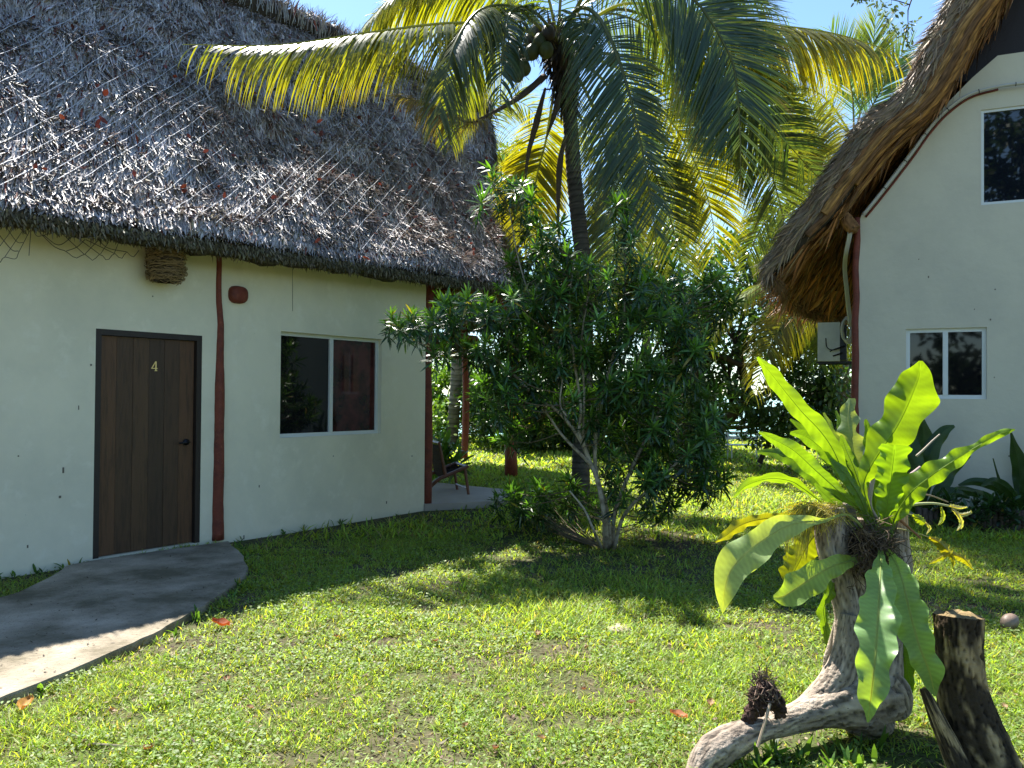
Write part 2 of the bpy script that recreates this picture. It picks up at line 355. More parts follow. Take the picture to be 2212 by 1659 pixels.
# ---- roof
eL = [Li(WL(x, y, -.5)) for x, y in [(0, 480), (235, 512), (470, 552), (700, 586), (940, 612), (1088, 632)]]
es = A([e[0] for e in eL]); ez = A([e[2] for e in eL])
zfit = np.polyfit(es, ez, 1)
def eavez(s): return np.polyval(zfit, s)
E1s = es[-1]; BAND = .13
rp = [Li(WL(x, y, 3.0)) for x, y in [(490, 0), (640, 45), (937, 183), (1050, 248)]]
print('eave', es, ez, 'ridge', rp)
rzs = A([r[0] for r in rp]); rzz = A([r[2] for r in rp])
Rend = L(rzs[-1], 3.0, rzz[-1])
def ridgept(s): return L(s, 3.0, np.interp(s, rzs, rzz))
nu, nv = 110, 34; us = np.linspace(0, 1, nu); vs_ = np.linspace(0, 1, nv)
def prof(E, R, v, sag=.32):
    h = v+.10*np.sin(math.pi*v)*0; p = E[None]*(1-v[:, None])+R[None]*v[:, None]
    p[:, 2] -= sag*np.sin(math.pi*v)
    return p
front = A([prof(L(-8+(E1s+8)*u, -.5, eavez(-8+(E1s+8)*u)+BAND), ridgept(-8+(rzs[-1]+8)*u), vs_) for u in us])
E1 = L(E1s, -.5, eavez(E1s)+BAND)
endc = spl([E1, A([.12, 12.6, E1[2]]), A([.25, 14.6, E1[2]]), A([-.1, 17.4, E1[2]]), A([-1.6, 19.3, E1[2]])], 40)
endg = A([prof(e, Rend, vs_, .45) for e in endc])
back = A([prof(L(-8+(6+8)*u, 7.2, 3.2)*(1-u)+u*endc[-1], ridgept(-8+(rzs[-1]+8)*u), vs_) for u in np.linspace(0, 1, 20)])[::-1]
shell = np.concatenate([front, endg[1:]], 0)
lump = (fbm(shell, 1.3, 4)-.5)*.30
nn = nrm(np.cross(np.gradient(shell, axis=0), np.gradient(shell, axis=1)))
if (nn[50, 10]*nL).sum() < 0: nn = -nn
shell = shell+nn*lump[..., None]*np.minimum(1, vs_*6+.25)[None, :, None]
mb = MB(); grid_add(mb, shell); grid_add(mb, back); roof = mb.build('roof', M['thatch_core'], H, True)
def thatch(mb, g, N, base, dn_jit=.15, Lr=(.16, .42), Wr=(.009, .026), lift=.05, up=.30, wts=None):
    p, nr, du, dv = scatter(g, N, wts)
    if (nr[:, 2].mean()) < 0: nr = -nr
    cl = fbm(p, 2.2, 2)[:, None]; ph = fbm(p+9, 4.5, 2)[:, None]
    cln = np.stack([fbm(p+31, 5.5, 2), fbm(p+57, 5.5, 2), fbm(p+83, 5.5, 2)], 1)-.5; tone = fbm(p+3, 7., 2)[:, None]
    d = -dv + du*(rng.normal(0, dn_jit, (N, 1))+(cl-.5)*.55) + nr*(U_(-.12, up, (N, 1))+(ph-.5)*.5)
    p = p+nr*(U_(-.02, lift, (N, 1))) - nrm(d)*.1
    nrj = nrm(nr+cln*2.0+rng.normal(0, .24, (N, 3)))
    c = vary(base, N, .4, .04)*(.45+.55*fbm(p, .9, 2)[:, None]+.7*tone)
    k = rng.random(N) < .045; c[k] = vary((.20, .055, .035), k.sum(), .3)
    k = rng.random(N) < .10; c[k] = vary((.24, .19, .12), k.sum(), .3)
    strips(mb, p, d, nrj, U_(*Lr, N), U_(*Wr, N), c, bend=U_(-.25, .35, N), lat=rng.normal(0, .12, N), prof=((0, .7), (.5, 1), (1, .12)))
mb = MB()
vis = front[46:]
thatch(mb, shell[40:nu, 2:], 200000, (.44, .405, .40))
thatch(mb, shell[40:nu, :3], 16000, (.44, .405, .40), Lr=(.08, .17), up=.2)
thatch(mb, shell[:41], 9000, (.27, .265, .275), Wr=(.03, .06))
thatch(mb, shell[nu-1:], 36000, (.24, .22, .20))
thatch(mb, back, 6000, (.25, .24, .24), Wr=(.05, .09))
# ridge cap
rc = spl([ridgept(-8)+A([0, 0, .1]), ridgept(0)+A([0, 0, .0]), ridgept(4)+A([0, 0, -.08]), Rend+A([0, 0, .02])], 60)
mc = MB(); mc.tube(rc, .20+.05*np.sin(np.arange(60)*.9), 10, rough=.2); rcap = mc.build('ridge_cap', M['thatch_core'], H, True)
th = np.linspace(-1.9, 1.9, 14); tgd = A([math.sin(a_), math.cos(a_), 0]); sd_ = nL
capg = A([[r+.24*(math.sin(t)*sd_+math.cos(t)*A([0, 0, 1.])) for t in th[::-1]] for r in rc])
thatch(mb, capg[:, 7:], 9000, (.25, .24, .24), lift=.06); thatch(mb, capg[:, :8][:, ::-1], 3000, (.25, .24, .24))
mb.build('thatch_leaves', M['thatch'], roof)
# eave edge band + underside + hanging fringe
sE = np.linspace(-8, E1s, 200); eb = A([L(s, -.5, eavez(s)) for s in sE]); ebend = endc-A([0, 0, BAND]); rim = np.concatenate([eb, ebend[1:]], 0)
jit = (fbm(rim, 6, 3)-.5)[:, None]*A([0, 0, .14])
rim_b = rim+jit
ctr = np.concatenate([A([L(s, .05, eavez(s)+.42) for s in sE]), ebend[1:]*.8+Rend*.2], 0)
ctr[200:, 2] = ebend[1:, 2]+.75
mb = MB(); out = nrm(rim-ctr)*A([1, 1, 0]); out = nrm(out)
g = np.stack([rim+A([0, 0, BAND])-out*.02, rim+A([0, 0, .05])+out*.03, rim_b, rim_b-out*.18+A([0, 0, .015]), ctr], 1)
grid_add(mb, g); mb.build('eave_edge', M['thatch_edge'], roof, True)
mb = MB(); N = 15000; k = rng.integers(0, len(rim)-1, N); t = rng.random((N, 1)); p = rim[k]*(1-t)+rim[k+1]*t+A([0, 0, 1.])*U_(.02, .13, (N, 1))-out[k]*U_(-.05, .16, (N, 1))
d = out[k]*U_(-.1, .55, (N, 1))+A([0, 0, -1.])+rng.normal(0, .25, (N, 3))
c = vary((.13, .11, .065), N, .45)
strips(mb, p, d, out[k]+rng.normal(0, .4, (N, 3)), U_(.03, .075, N)+.05*(rng.random(N) < .04), U_(.006, .02, N), c, bend=U_(-.2, .2, N))
mb.build('eave_fringe', M['thatch'], roof)
# porch structure
mb = MB(); cp = L(3.12, .03, 0); mb.tube(spl([cp, cp+A([.01, 0, 1.]), cp+A([-.015, 0, 2.]), cp+A([.01, 0, 3.25])], 14), .062, 10, rough=.08); mb.build('porch_post', M['red'], H, True)
pB = G(1003, 998); pC = G(1104, 1032)
mb = MB(); mb.tube(spl([pB, pB+A([.03, 0, 1.4]), pB+A([-.02, 0, 3.2])], 10), .085, 10, rough=.1); mb.build('porch_post', M['red'], H, True)
mb = MB(); mb.tube(spl([pC, pC+A([-.03, 0, 1.4]), pC+A([.02, 0, 3.2])], 10), [.13, .125, .12, .115, .11, .11, .11, .11, .11, .11], 10, rough=.15); mb.build('porch_post', M['red'], H, True)
mb = MB(); mb.tube(spl([P(905, 726, 14.2), P(960, 725, 15.6), pB+A([.25, 0, 2.92])], 8), .06, 8, rough=.1); mb.build('porch_beam', M['red'], H, True)
mb = MB(); mb.tube([cp+A([0, 0, 3.0]), E1+A([-.1, .3, -.02])], .05, 8); mb.build('porch_beam', M['red'], H, True)
mb = MB(); mb.tube([E1+A([-.15, .3, .02]), pC+A([0, 0, 3.12]), endc[24]+A([-.3, -.3, .0])], .055, 8); mb.build('porch_beam', M['red'], H, True)
for k in range(7):
    e = endc[int(3+k*4.5)]; mb = MB(); mb.tube([e+A([-.12, 0, -.02]), e*.62+Rend*.38+A([0, 0, -.55])], .035, 7); mb.build('rafter', M['red'], H, True)
mb = MB(); N = 2600; t = rng.random((N, 1)); p = P(905, 728, 14.3)*(1-t)+(pB+A([.25, .0, 2.9]))*t+A([0, .12, .0])
strips(mb, p+U_(-.08, .08, (N, 3)), A([0, .1, -1.])+rng.normal(0, .12, (N, 3)), A([0, -1., 0])+rng.normal(0, .3, (N, 3)), U_(.18, .42, N), U_(.015, .035, N), vary((.13, .07, .045), N, .4))
mb.build('rear_fringe', M['thatch'], roof)
# porch slab
zs = .085
sl = [L(3.02, -.03, zs), G(1105, 1080, zs), G(1135, 1072, zs), G(1120, 1060, zs), G(925, 1040, zs), L(3.02, 2.7, zs)]
mb = MB(); v = A(sl); lo = v.copy(); lo[:, 2] = -.1; k = len(v)
mb.add(np.concatenate([v, lo, [v.mean(0)]]), [(j, j+k, (j+1) % k+k, (j+1) % k) for j in range(k)], [(j, (j+1) % k, 2*k) for j in range(k)])
tag(mb.build('porch_floor', M['tile']), kind='structure')
# netting
def net_line(mb, s0, v0, s1, v1, r):
    k = 46; S = np.linspace(s0, s1, k); V = np.linspace(v0, v1, k); pts = []
    for a, b in zip(S, V):
        u = (a+8)/(E1s+8)*(nu-1); w_ = np.clip(b, 0, 1)*(nv-1); i, j = int(np.clip(u, 0, nu-2)), int(np.clip(w_, 0, nv-2)); fu, fv = u-i, w_-j
        q = shell[i, j]*(1-fu)*(1-fv)+shell[i+1, j]*fu*(1-fv)+shell[i, j+1]*(1-fu)*fv+shell[i+1, j+1]*fu*fv
        pts.append(q+nn[i, j]*.105)
    pts = A(pts); pts += (fbm(pts, 3, 2)[:, None]-.5)*.05; mb.tube(pts, r, 3, cap=False)
mb = MB()
for s in np.arange(-6.4, 1.9, .21):
    v0 = max(0.02, .06*math.sin(s*3)+.08); v1 = min(.93, v0+.5+.25*math.sin(s*1.7)); net_line(mb, s, v0, s+2.5*(v1-v0), v1, .0036)
for s in np.arange(-3.5, 3.4, .35): net_line(mb, s, .05, s-2.0*.5, .55, .0022)
hang = [[(400, 310), (250, 600), (200, 700), (60, 680), (0, 750)], [(470, 310), (700, 540), (850, 600), (980, 690), (1100, 640), (1200, 720), (1300, 640), (1390, 720), (1480, 630), (1570, 700), (1640, 610), (1720, 680), (1800, 590)],
        [(-20, 380), (150, 580), (240, 600)], [(50, 240), (210, 470), (300, 490)], [(190, 230), (330, 380)], [(60, 680), (290, 340)], [(-20, 560), (220, 240)], [(-10, 330), (60, 240)],
        [(430, 330), (480, 405), (560, 395), (780, 340)], [(560, 390), (760, 520), (950, 400)], [(860, 600), (1000, 545), (1100, 450)], [(780, 350), (1090, 640)], [(950, 390), (1290, 640)], [(1110, 450), (1480, 630)], [(1270, 450), (1400, 560), (1640, 610)],
        [(1100, 640), (1290, 440)], [(1300, 640), (1410, 480)], [(1480, 630), (1540, 480)], [(400, 330), (375, 660)]]
mh = MB()
for hl in hang: mh.tube(spl([WL(x*.1667, 442.4+y*.1667, -.42) for x, y in hl], 30), .0032, 4, cap=False)
nr_ = empty('roof_netting', WL(150, 520, -.42), 'pale cord netting stretched over grey thatch, its hem hanging below the eave', 'net')
mb.build('roof_net', M['wire'], nr_); mh.build('hanging_net', M['wire_dark'], nr_)

# ================================================================== CONCRETE PATH
zc = .065
edge = [(497, 1168), (528, 1210), (532, 1232), (505, 1262), (460, 1295), (400, 1330), (330, 1368), (250, 1405), (120, 1460), (0, 1508), (-260, 1600), (-700, 1700), (-560, 1370), (-200, 1318), (0, 1290), (80, 1262), (128, 1232), (190, 1212)]
v = A([G(x, y, zc) for x, y in edge]); v = spl(np.concatenate([v, v[:1]]), 140)[:-1]
v[:, :2] += (fbm(v, 5, 2)[:, None]-.5)*.07
mb = MB(); lo = v.copy(); lo[:, 2] = -.12; bev = v.copy(); bev[:, 2] -= .012; cen = v.mean(0); ins = v+(cen-v)*.004; k = len(v)
# top as constrained fan over strip pairs
import bmesh
bm = bmesh.new(); top = [bm.verts.new(Vector(p)) for p in ins]; r1 = [bm.verts.new(Vector(p)) for p in bev]; r2 = [bm.verts.new(Vector(p)) for p in lo]
f = bm.faces.new(top); 
for a, b in ((top, r1), (r1, r2)):
    for j in range(k): bm.faces.new((a[j], b[j], b[(j+1) % k], a[(j+1) % k]))
bmesh.ops.triangulate(bm, faces=[f]); bmesh.ops.recalc_face_normals(bm, faces=bm.faces)
me = bpy.data.meshes.new('concrete_path'); bm.to_mesh(me); bm.free(); me.materials.append(M['concrete'])
o = bpy.data.objects.new('concrete_path', me); col.objects.link(o); tag(o, kind='structure')
PATH = v[:, :2]

# ================================================================== RIGHT HOUSE
b_ = math.radians(24)
Rf, Ri = mkframe((4.69, 10.586), (math.cos(b_), -math.sin(b_)), (math.sin(b_), math.cos(b_)))
nR = A([-math.sin(b_), -math.cos(b_), 0])
def WR(px, py, i=0.): return W(px, py, Rf(0, i, 0), nR)
K = empty('gabled_house', Rf(0, 0, 0), 'cream two-storey gabled house with a curved overhanging thatched roof', 'house')
r1s, _, r1z = zip(*[Ri(WR(x, y)) for x, y in [(1957, 711), (2132, 862)]]); w1 = (r1s[0], r1s[1], r1z[1], r1z[0])
q1 = Ri(WR(2119, 238)); q2 = Ri(WR(2119, 443)); w2 = (q1[0], q1[0]+1.25, q2[2], q1[2])
inner = [(1850, 492), (1862, 462), (1905, 408), (1962, 333), (2042, 227), (2100, 168), (2155, 120)]
ip = [Ri(WR(x, y)) for x, y in inner]; tz = ip[-1][2]
mb = MB(); ss = [0.]+[p[0] for p in ip[1:]]; zz = [ip[0][2]]+[p[2] for p in ip[1:]]
s_end = 8.6; ssx = ss+[s_end-x for x in ss[::-1]]; zzx = zz+zz[::-1]
cuts = sorted(set([round(x, 4) for x in ssx]+[w1[0], w1[1], w2[0], w2[1]]))
for a, b in zip(cuts[:-1], cuts[1:]):
    if b-a < 1e-4: continue
    za, zb = np.interp([a, b], ssx, zzx); hs = sorted([(h[2], h[3]) for h in (w1, w2) if h[0] <= a+1e-6 and h[1] >= b-1e-6]); z = -.1
    for (p_, q_) in hs: mb.box((a, 0, z), (b, .16, p_), Rf); z = q_
    v = [Rf(a, 0, z), Rf(b, 0, z), Rf(b, .16, z), Rf(a, .16, z), Rf(a, 0, za), Rf(b, 0, zb), Rf(b, .16, zb), Rf(a, .16, za)]
    mb.add(v, [(0, 3, 2, 1), (4, 5, 6, 7), (0, 1, 5, 4), (1, 2, 6, 5), (2, 3, 7, 6), (3, 0, 4, 7)])
mb.box((0, .16, -.1), (.16, 3.2, zz[0]-.1), Rf); mb.box((s_end-.16, .16, -.1), (s_end, 3.2, zz[0]-.1), Rf); mb.box((0, 3.2, -.1), (s_end, 3.36, zz[0]-.1), Rf)
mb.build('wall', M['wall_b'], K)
tag(window(K, Rf, w1[0], w1[1], w1[2], w1[3], .04, .05, [M['glass'], M['glass']]), 'lower two-pane window')
M['glass_sky'] = mat('upper_glass', (.008, .010, .016), .02, 1.)
tag(window(K, Rf, w2[0], w2[1], w2[2], w2[3], .02, .035, [M['glass_sky']], mull=False), 'upper window reflecting sky and tree')
mb = MB(); mb.box((w2[0]-.3, .5, tz-.1), (s_end/2+2, .54, tz+1.6), Rf, (.02, .02, .02)); mb.build('loft_shade_panel', M['dark_wood'], K)  # dark panel standing in for the shade inside the open loft
mb = MB()
for (x, y, w_, h_) in [(2006, 598, 3, 5), (2150, 625, 3, 3), (2056, 925, 3, 9), (2148, 815, 2, 3), (2140, 690, 3, 4), (1985, 560, 2, 3), (2105, 668, 2, 3), (1905, 930, 2, 5), (2180, 985, 3, 3)]:
    s_, _, z_ = Ri(WR(x, y)); w_ /= 330; h_ /= 330; mb.box((s_-w_, -.003, z_-h_), (s_+w_*.6, -.0005, z_+h_*.8), Rf)
tag(mb.build('plaster_chips', M['chip'], K), kind='stuff')
# verge curves
outer = [(1664, 590), (1664, 572), (1675, 553), (1708, 500), (1748, 443), (1795, 370), (1842, 300), (1890, 246), (1942, 197), (1982, 133), (2025, 50), (2058, 0), (2110, -80), (2190, -205)]
VI = -.45
op = A([Ri(WR(x, y, VI)) for x, y in outer]); ridge_s = s_end/2
print('verge', op[[0, 3, 6, 9, 11, 13]].round(2), 'wallcorner', zz[0], tz)
last = op[-1]; sl_ = 1.55; op = np.concatenate([op, [(ridge_s, VI, last[2]+(ridge_s-last[0])*sl_)]])
oc = spl(op[:, [0, 2]], 60); s0e, z0e = oc[0]; s1e, z1e = oc[-1]
aa = (oc[:, 0]-s0e)/(s1e-s0e); bb = (oc[:, 1]-z0e)/(z1e-z0e)
tg = nrm(np.gradient(oc, axis=0)); nrm2 = np.stack([tg[:, 1], -tg[:, 0]], 1)   # inward-down
thick = np.interp(np.linspace(0, 1, 60), [0, .03, .1, .3, 1], [.05, .18, .34, .44, .44])
ic = oc+nrm2*thick[:, None]
stE = [(s0e, VI, z0e), (s0e, .5, z0e), (s0e, 1.4, z0e-.02), (s0e+.03, 2.2, z0e-.08), (s0e+.22, 2.9, z0e-.14), (s0e+.62, 3.45, z0e-.2), (s0e+1.25, 3.85, z0e-.25), (s0e+2.3, 4.1, z0e-.25), (ridge_s, 4.2, z0e-.25)]
stR = [(s1e, VI), (s1e, .5), (s1e, 1.3), (s1e, 1.6), (s1e, 1.8), (s1e, 1.9), (s1e, 2.), (s1e, 2.), (s1e, 2.)]
eE = spl(stE, 36); eR = spl([(a, b, 0) for a, b in stR], 36)
O = A([[Rf(e[0]+(r[0]-e[0])*a, e[1]+(r[1]-e[1])*a, e[2]+(z1e-e[2])*b) for a, b in zip(aa, bb)] for e, r in zip(eE, eR)])
cc = (eE[:, 0:2]); I_ = []
for e, r, row in zip(eE, eR, O):
    dirr = nrm(A([r[0]-e[0], r[1]-e[1]])); wdir = Rf(dirr[0], dirr[1], 0)-Rf(0, 0, 0)
    I_.append([p+wdir*nn2[0]*th_+A([0, 0, nn2[1]*th_]) for p, nn2, th_ in zip(row, nrm2, thick)])
I_ = A(I_)
mirr = lambda g: A([[Rf(2*ridge_s-Ri(p)[0], Ri(p)[1], p[2]) for p in row] for row in g[::4]])
O2, I2 = mirr(O[:, ::4]), mirr(I_[:, ::4])
no = nrm(np.cross(np.gradient(O, axis=0), np.gradient(O, axis=1)));
if no[5, 30, 2] < 0: no = -no
O = O+no*((fbm(O, 1.6, 3)-.5)*.22)[..., None]
face = np.stack([O[0]*(1-t)+I_[0]*t for t in np.linspace(0, 1, 7)], 0)
face[1:6] += nR*(.05+.06*(fbm(face[1:6], 3, 2)-.5))[..., None]
mb = MB(); grid_add(mb, O); grid_add(mb, I_, flip=True); grid_add(mb, face); grid_add(mb, np.stack([O[:, 0], I_[:, 0]], 1)); grid_add(mb, O2); grid_add(mb, I2)
grid_add(mb, np.stack([O2[0], I2[0]], 0)); kroof = mb.build('roof', M['thatch_core'], K, True)
mb = MB()
thatch(mb, O, 42000, (.34, .29, .25), dn_jit=.3, Lr=(.15, .4))
thatch(mb, O[:2], 6000, (.30, .27, .24), dn_jit=.3, lift=.07)
thatch(mb, O2, 6000, (.27, .25, .24), Wr=(.05, .1))
# verge face: leaves lie along the slope; upper third grey-tan, lower brown
N = 13000; p, nr, du, dv = scatter(face[:5], N); nr = np.where((nr*nR).sum(1, keepdims=True) < 0, -nr, nr)
c = vary((.26, .19, .12), N, .45); k = rng.random(N) < .25; c[k] = vary((.40, .28, .16), k.sum(), .3)
strips(mb, p+nr*U_(0, .05, (N, 1)), -dv+du*rng.normal(.0, .15, (N, 1))+nr*U_(-.08, .14, (N, 1)), nr+rng.normal(0, .4, (N, 3)), U_(.15, .4, N), U_(.01, .03, N), c, bend=U_(-.2, .3, N), lat=rng.normal(0, .15, N))
# underside
N = 13000; p, nr, du, dv = scatter(I_[:, :46], N); nr = np.where(nr[:, 2:] > 0, -nr, nr)
c = vary((.42, .19, .065), N, .4); k = rng.random(N) < .3; c[k] = vary((.16, .085, .04), k.sum(), .3); k = rng.random(N) < .06; c[k] = vary((.42, .30, .18), k.sum(), .3)
strips(mb, p+nr*U_(0, .05, (N, 1)), -dv+du*rng.normal(.2, .2, (N, 1))+nr*U_(-.1, .25, (N, 1)), nr+rng.normal(0, .4, (N, 3)), U_(.2, .6, N), U_(.02, .06, N), c*U_(.5, 1.3, (N, 1)), bend=U_(-.2, .3, N), lat=rng.normal(0, .12, N))
N = 5000; ee = np.stack([O[:, 0], I_[:, 0]], 1); p, nr, du, dv = scatter(ee, N)
strips(mb, p, A([0, 0, -1.])+rng.normal(0, .45, (N, 3)), rng.normal(0, 1, (N, 3)), U_(.08, .24, N), U_(.006, .02, N), vary((.24, .15, .08), N, .4))
mb.build('thatch_leaves', M['thatch'], kroof)
ici = A([Rf(s, VI, z) for s, z in oc+nrm2*(thick*.80)[:, None]])
M['pole'] = mat('rafter_pole', rough=.75, spec=.2, attr=True, bump=.5, bscale=60)
for k, (f, off, r) in enumerate([(.46, .05, .035), (.60, .10, .042), (.74, .12, .050), (.88, .10, .045), (1.00, .04, .052), (1.06, -.10, .045), (1.10, -.22, .05), (1.12, -.34, .04)]):
    q = oc+nrm2*(thick*f+.05*fbm(np.stack([oc[:, 0]*2+k*9, oc[:, 1]*0, oc[:, 1]*2], 1), .6, 2)-.025)[:, None]
    mb = MB(); pts = A([Rf(s, VI-off, z) for s, z in q])[3+(k*5) % 7:58]
    bc = [(.46, .22, .06), (.30, .14, .05), (.50, .26, .08), (.24, .12, .05)][k % 4]
    grain_tube(mb, pts, r*(1+.25*np.sin(np.arange(12)*1.3+k)), bc, (.07, .04, .02), m=130, n=26, amp=.14, crack=.16, seed=k*3.1); mb.build('rafter', M['pole'], K, True)
# red gable beam, corner post, pole end, conduit
cp_ = [(2230, 178), (2200, 181), (2150, 188), (2090, 206), (2042, 240), (2005, 280), (1962, 340), (1900, 420), (1864, 464)]
mb = MB(); mb.tube(spl([WR(x+6, y+5, -.0) for x, y in cp_[2:]], 40), .016, 8, rough=.12); mb.build('gable_beam', M['red'], K, True)
mb = MB(); pk = [(1851, 470), (1852, 520), (1848, 580), (1850, 640), (1847, 700), (1848, 780), (1846, 860), (1848, 940), (1846, 1110)]
mb.tube(spl([WR(x, y, .0) for x, y in pk], 40), np.linspace(.04, .055, 40), 10, rough=.12); mb.build('post', M['red'], K, True)
mb = MB(); grain_tube(mb, [WR(1808, 452, .1), WR(1830, 478, -.12), WR(1846, 498, -.16)], A([.07, .09, .085]), (.40, .20, .08), (.1, .05, .02), m=40, n=24); mb.build('beam_end', M['pole'], K, True)
M['pvc'] = mat('pale_conduit', (.50, .48, .42), .45, .4)
mb = MB(); cpts = spl([WR(x, y, -.09) for x, y in cp_], 60); mb.tube(cpts, .021, 8)
con = mb.build('conduit', M['pvc'], K, True)
for k in range(4, 58, 9):
    mb = MB(); mb.tube([cpts[k], cpts[k]+(cpts[k+1]-cpts[k])*.22], .026, 8); mb.build('clip', M['black'], con, True)

# ================================================================== FIXTURES
def solid_of_rev(mb, c, ax, prof, n=16, sc2=1.0):
    ax = nrm(ax); a = nrm(np.cross(ax, [0.31, .2, .9])); b = np.cross(ax, a); th = np.linspace(0, 2*math.pi, n+1)
    g = A([[A(c)+ax*h+r*(np.cos(t)*a+sc2*np.sin(t)*b) for t in th] for h, r in prof]); grid_add(mb, g); return mb
# wicker lampshade on the wall
lc = WL(359, 576, -.17); mb = MB(); core = MB(); zl = A([0, 0, 1.])
Hh = .155
solid_of_rev(core, lc, zl, [(-Hh, .08), (-Hh*.9, .13), (-.05, .155), (Hh, .16)], 18)
N = 520
for k in range(N):
    h = U_(-Hh, Hh+.02); r = .17+.012*rng.normal() - (.045*max(0, (-h-.09)/.06)**1.5); t0 = U_(0, 6.283); sp = U_(.5, 1.4); tt = np.linspace(t0, t0+sp, 6)
    pts = np.stack([lc[0]+r*np.cos(tt), lc[1]+r*np.sin(tt), lc[2]+h+rng.normal(0, .006, 6)], 1)
    pts[-1, :2] += (pts[-1, :2]-lc[:2])*U_(0, .07); c = A((.40, .28, .14))*U_(.35, 1.3); mb.tube(pts, .0032, 3, c=c, cap=False)
lamp = empty('wall_lamp', lc, 'round brown twig lampshade fixed to white wall below the thatched eave', 'lamp')
M['lampcore'] = mat('lamp_core', (.06, .04, .025), .9)
core.build('lamp_core', M['lampcore'], lamp, True); mb.build('lamp_shade', M['rope'], lamp)

# air conditioner
side0 = Ri(P(1813, 738, 11.7)); inw = Rf(0, 1, 0)-Rf(0, 0, 0); dR = Rf(1, 0, 0)-Rf(0, 0, 0)
ac = P(1790, 738, 11.7); acs, aci, acz = Ri(ac)
acn = empty('air_conditioner', ac, 'boxy white outdoor air conditioner unit on a black wall bracket under the thatch', 'air conditioner')
M['ac'] = mat('ac_casing', (.62, .61, .55), .5, .4, noise=[(4, (.52, .51, .46), .45, .7, 4)])
x0 = acs-.155; x1 = acs+.155; z0 = acz-.29; z1 = acz+.29
mb = MB(); mb.box((x0, aci, z0), (x1, aci+.78, z1), Rf); mb.box((x0+.08, aci-.012, z1-.26), (x1-.05, aci-.002, z1-.05), Rf)
for k in range(4): mb.box((x0+.09, aci-.016, z1-.10-.022*k), (x1-.06, aci-.0125, z1-.092-.022*k), Rf)
mb.build('casing', M['ac'], acn)
mb = MB(); mb.box((x1+.002, aci+.01, z0+.02), (x1+.09, aci+.76, z1-.04), Rf); mb.build('coil', M['black'], acn)
mb = MB(); mb.box((x0-.02, aci+.08, z0-.035), (x1+.28, aci+.12, z0-.003), Rf); mb.box((x0-.02, aci+.6, z0-.035), (x1+.28, aci+.64, z0-.003), Rf); mb.box((x1+.2, aci+.08, z0-.35), (x1+.24, aci+.12, z0-.036), Rf)
mb.build('bracket', M['black'], acn)
mb = MB()
mb.tube(spl([Rf(acs-.04, aci-.02, z1-.24), Rf(acs-.02, aci-.06, z1-.38), Rf(acs+.08, aci-.07, z1-.42), Rf(acs+.22, aci-.02, z1-.36)], 14), .008, 5)
mb.tube(spl([Rf(acs+.02, aci-.02, z0+.14), Rf(acs+.08, aci-.05, z0+.17), Rf(acs+.22, aci-.02, z0+.22)], 10), .008, 5); mb.tube(spl([Rf(acs+.06, aci-.02, z0+.07), Rf(acs+.2, aci-.02, z0+.12)], 6), .011, 5)
mb.build('cable', M['black'], acn)
hz_ = [(1836, 488, -.2), (1834, 510, -.15), (1827, 545, 0.), (1824, 580, .3), (1828, 625, .5), (1832, 665, .7), (1836, 700, .8)]
mb = MB()
for k in range(3): mb.tube(spl([WR(x+k*3-2, y, i+.02*k) for x, y, i in hz_], 40), .013, 7)
for k in range(3):
    c0 = WR(1828+k*4, 712, .9); th_ = np.linspace(0, 6.4, 26); mb.tube(np.stack([c0[0]+(.07+.01*k)*np.cos(th_), c0[1]+.02*k+0*th_, c0[2]+(.16+.02*k)*np.sin(th_)], 1), .018, 6, cap=False)
pb = empty('pipe_bundle', WR(1832, 600, .3), 'pale insulated pipes hanging in a coil beside the air conditioner', 'pipes'); mb.build('pipes', M['pvc'], pb, True)

# lounge chair on porch
f0 = G(1012, 1068, zs); ch = empty('lounge_chair', f0, 'low brown lounge chair with woven dark seat on the porch', 'chair')
ux = A([.94, .34, 0]); uy = A([-.34, .94, 0])
def Cf(x, y, z): return f0+ux*x+uy*y+A([0, 0, z])
M['chairwood'] = mat('chair_wood', (.17, .065, .035), .45, .4, noise=[(9, (.10, .04, .02), .4, .7, 4)]); M['weave'] = mat('chair_weave', (.035, .022, .017), .8, .05, bump=1., bscale=90)
for y in (0, .62):
    mb = MB(); mb.tube([Cf(0, y, 0), Cf(-.06, y, .40)], [.022, .028], 6); mb.build('leg', M['chairwood'], ch)
    mb = MB(); mb.tube(spl([Cf(-.02, y, .42), Cf(-.30, y, .31), Cf(-.50, y, .22), Cf(-.72, y, .0)], 12), [.03]*12, 6); mb.build('leg', M['chairwood'], ch)
    mb = MB(); mb.tube([Cf(-.36, y, .30), Cf(-.46, y, .78)], [.026, .02], 6); mb.build('back_post', M['chairwood'], ch)
for (xx, zz_, r_) in ((-.02, .09, .016), (-.02, .42, .024), (-.46, .78, .024)):
    mb = MB(); mb.tube([Cf(xx, 0, zz_), Cf(xx, .62, zz_)], r_, 6); mb.build('crossbar', M['chairwood'], ch)
for nm, a, b in (('seat', (-.03, .415), (-.37, .29)), ('backrest', (-.37, .30), (-.455, .77))):
    g = A([[Cf(a[0]+(b[0]-a[0])*u+.0, .03+.56*v, a[1]+(b[1]-a[1])*u-.035*math.sin(math.pi*v)+.006*math.sin(u*40)) for v in np.linspace(0, 1, 9)] for u in np.linspace(0, 1, 30)])
    g2 = g-A([.012, 0, .014]); mb = MB(); grid_add(mb, g); grid_add(mb, g2); grid_add(mb, np.stack([g[:, 0], g2[:, 0]], 1)); grid_add(mb, np.stack([g[:, -1], g2[:, -1]], 1)); mb.build(nm, M['weave'], ch)

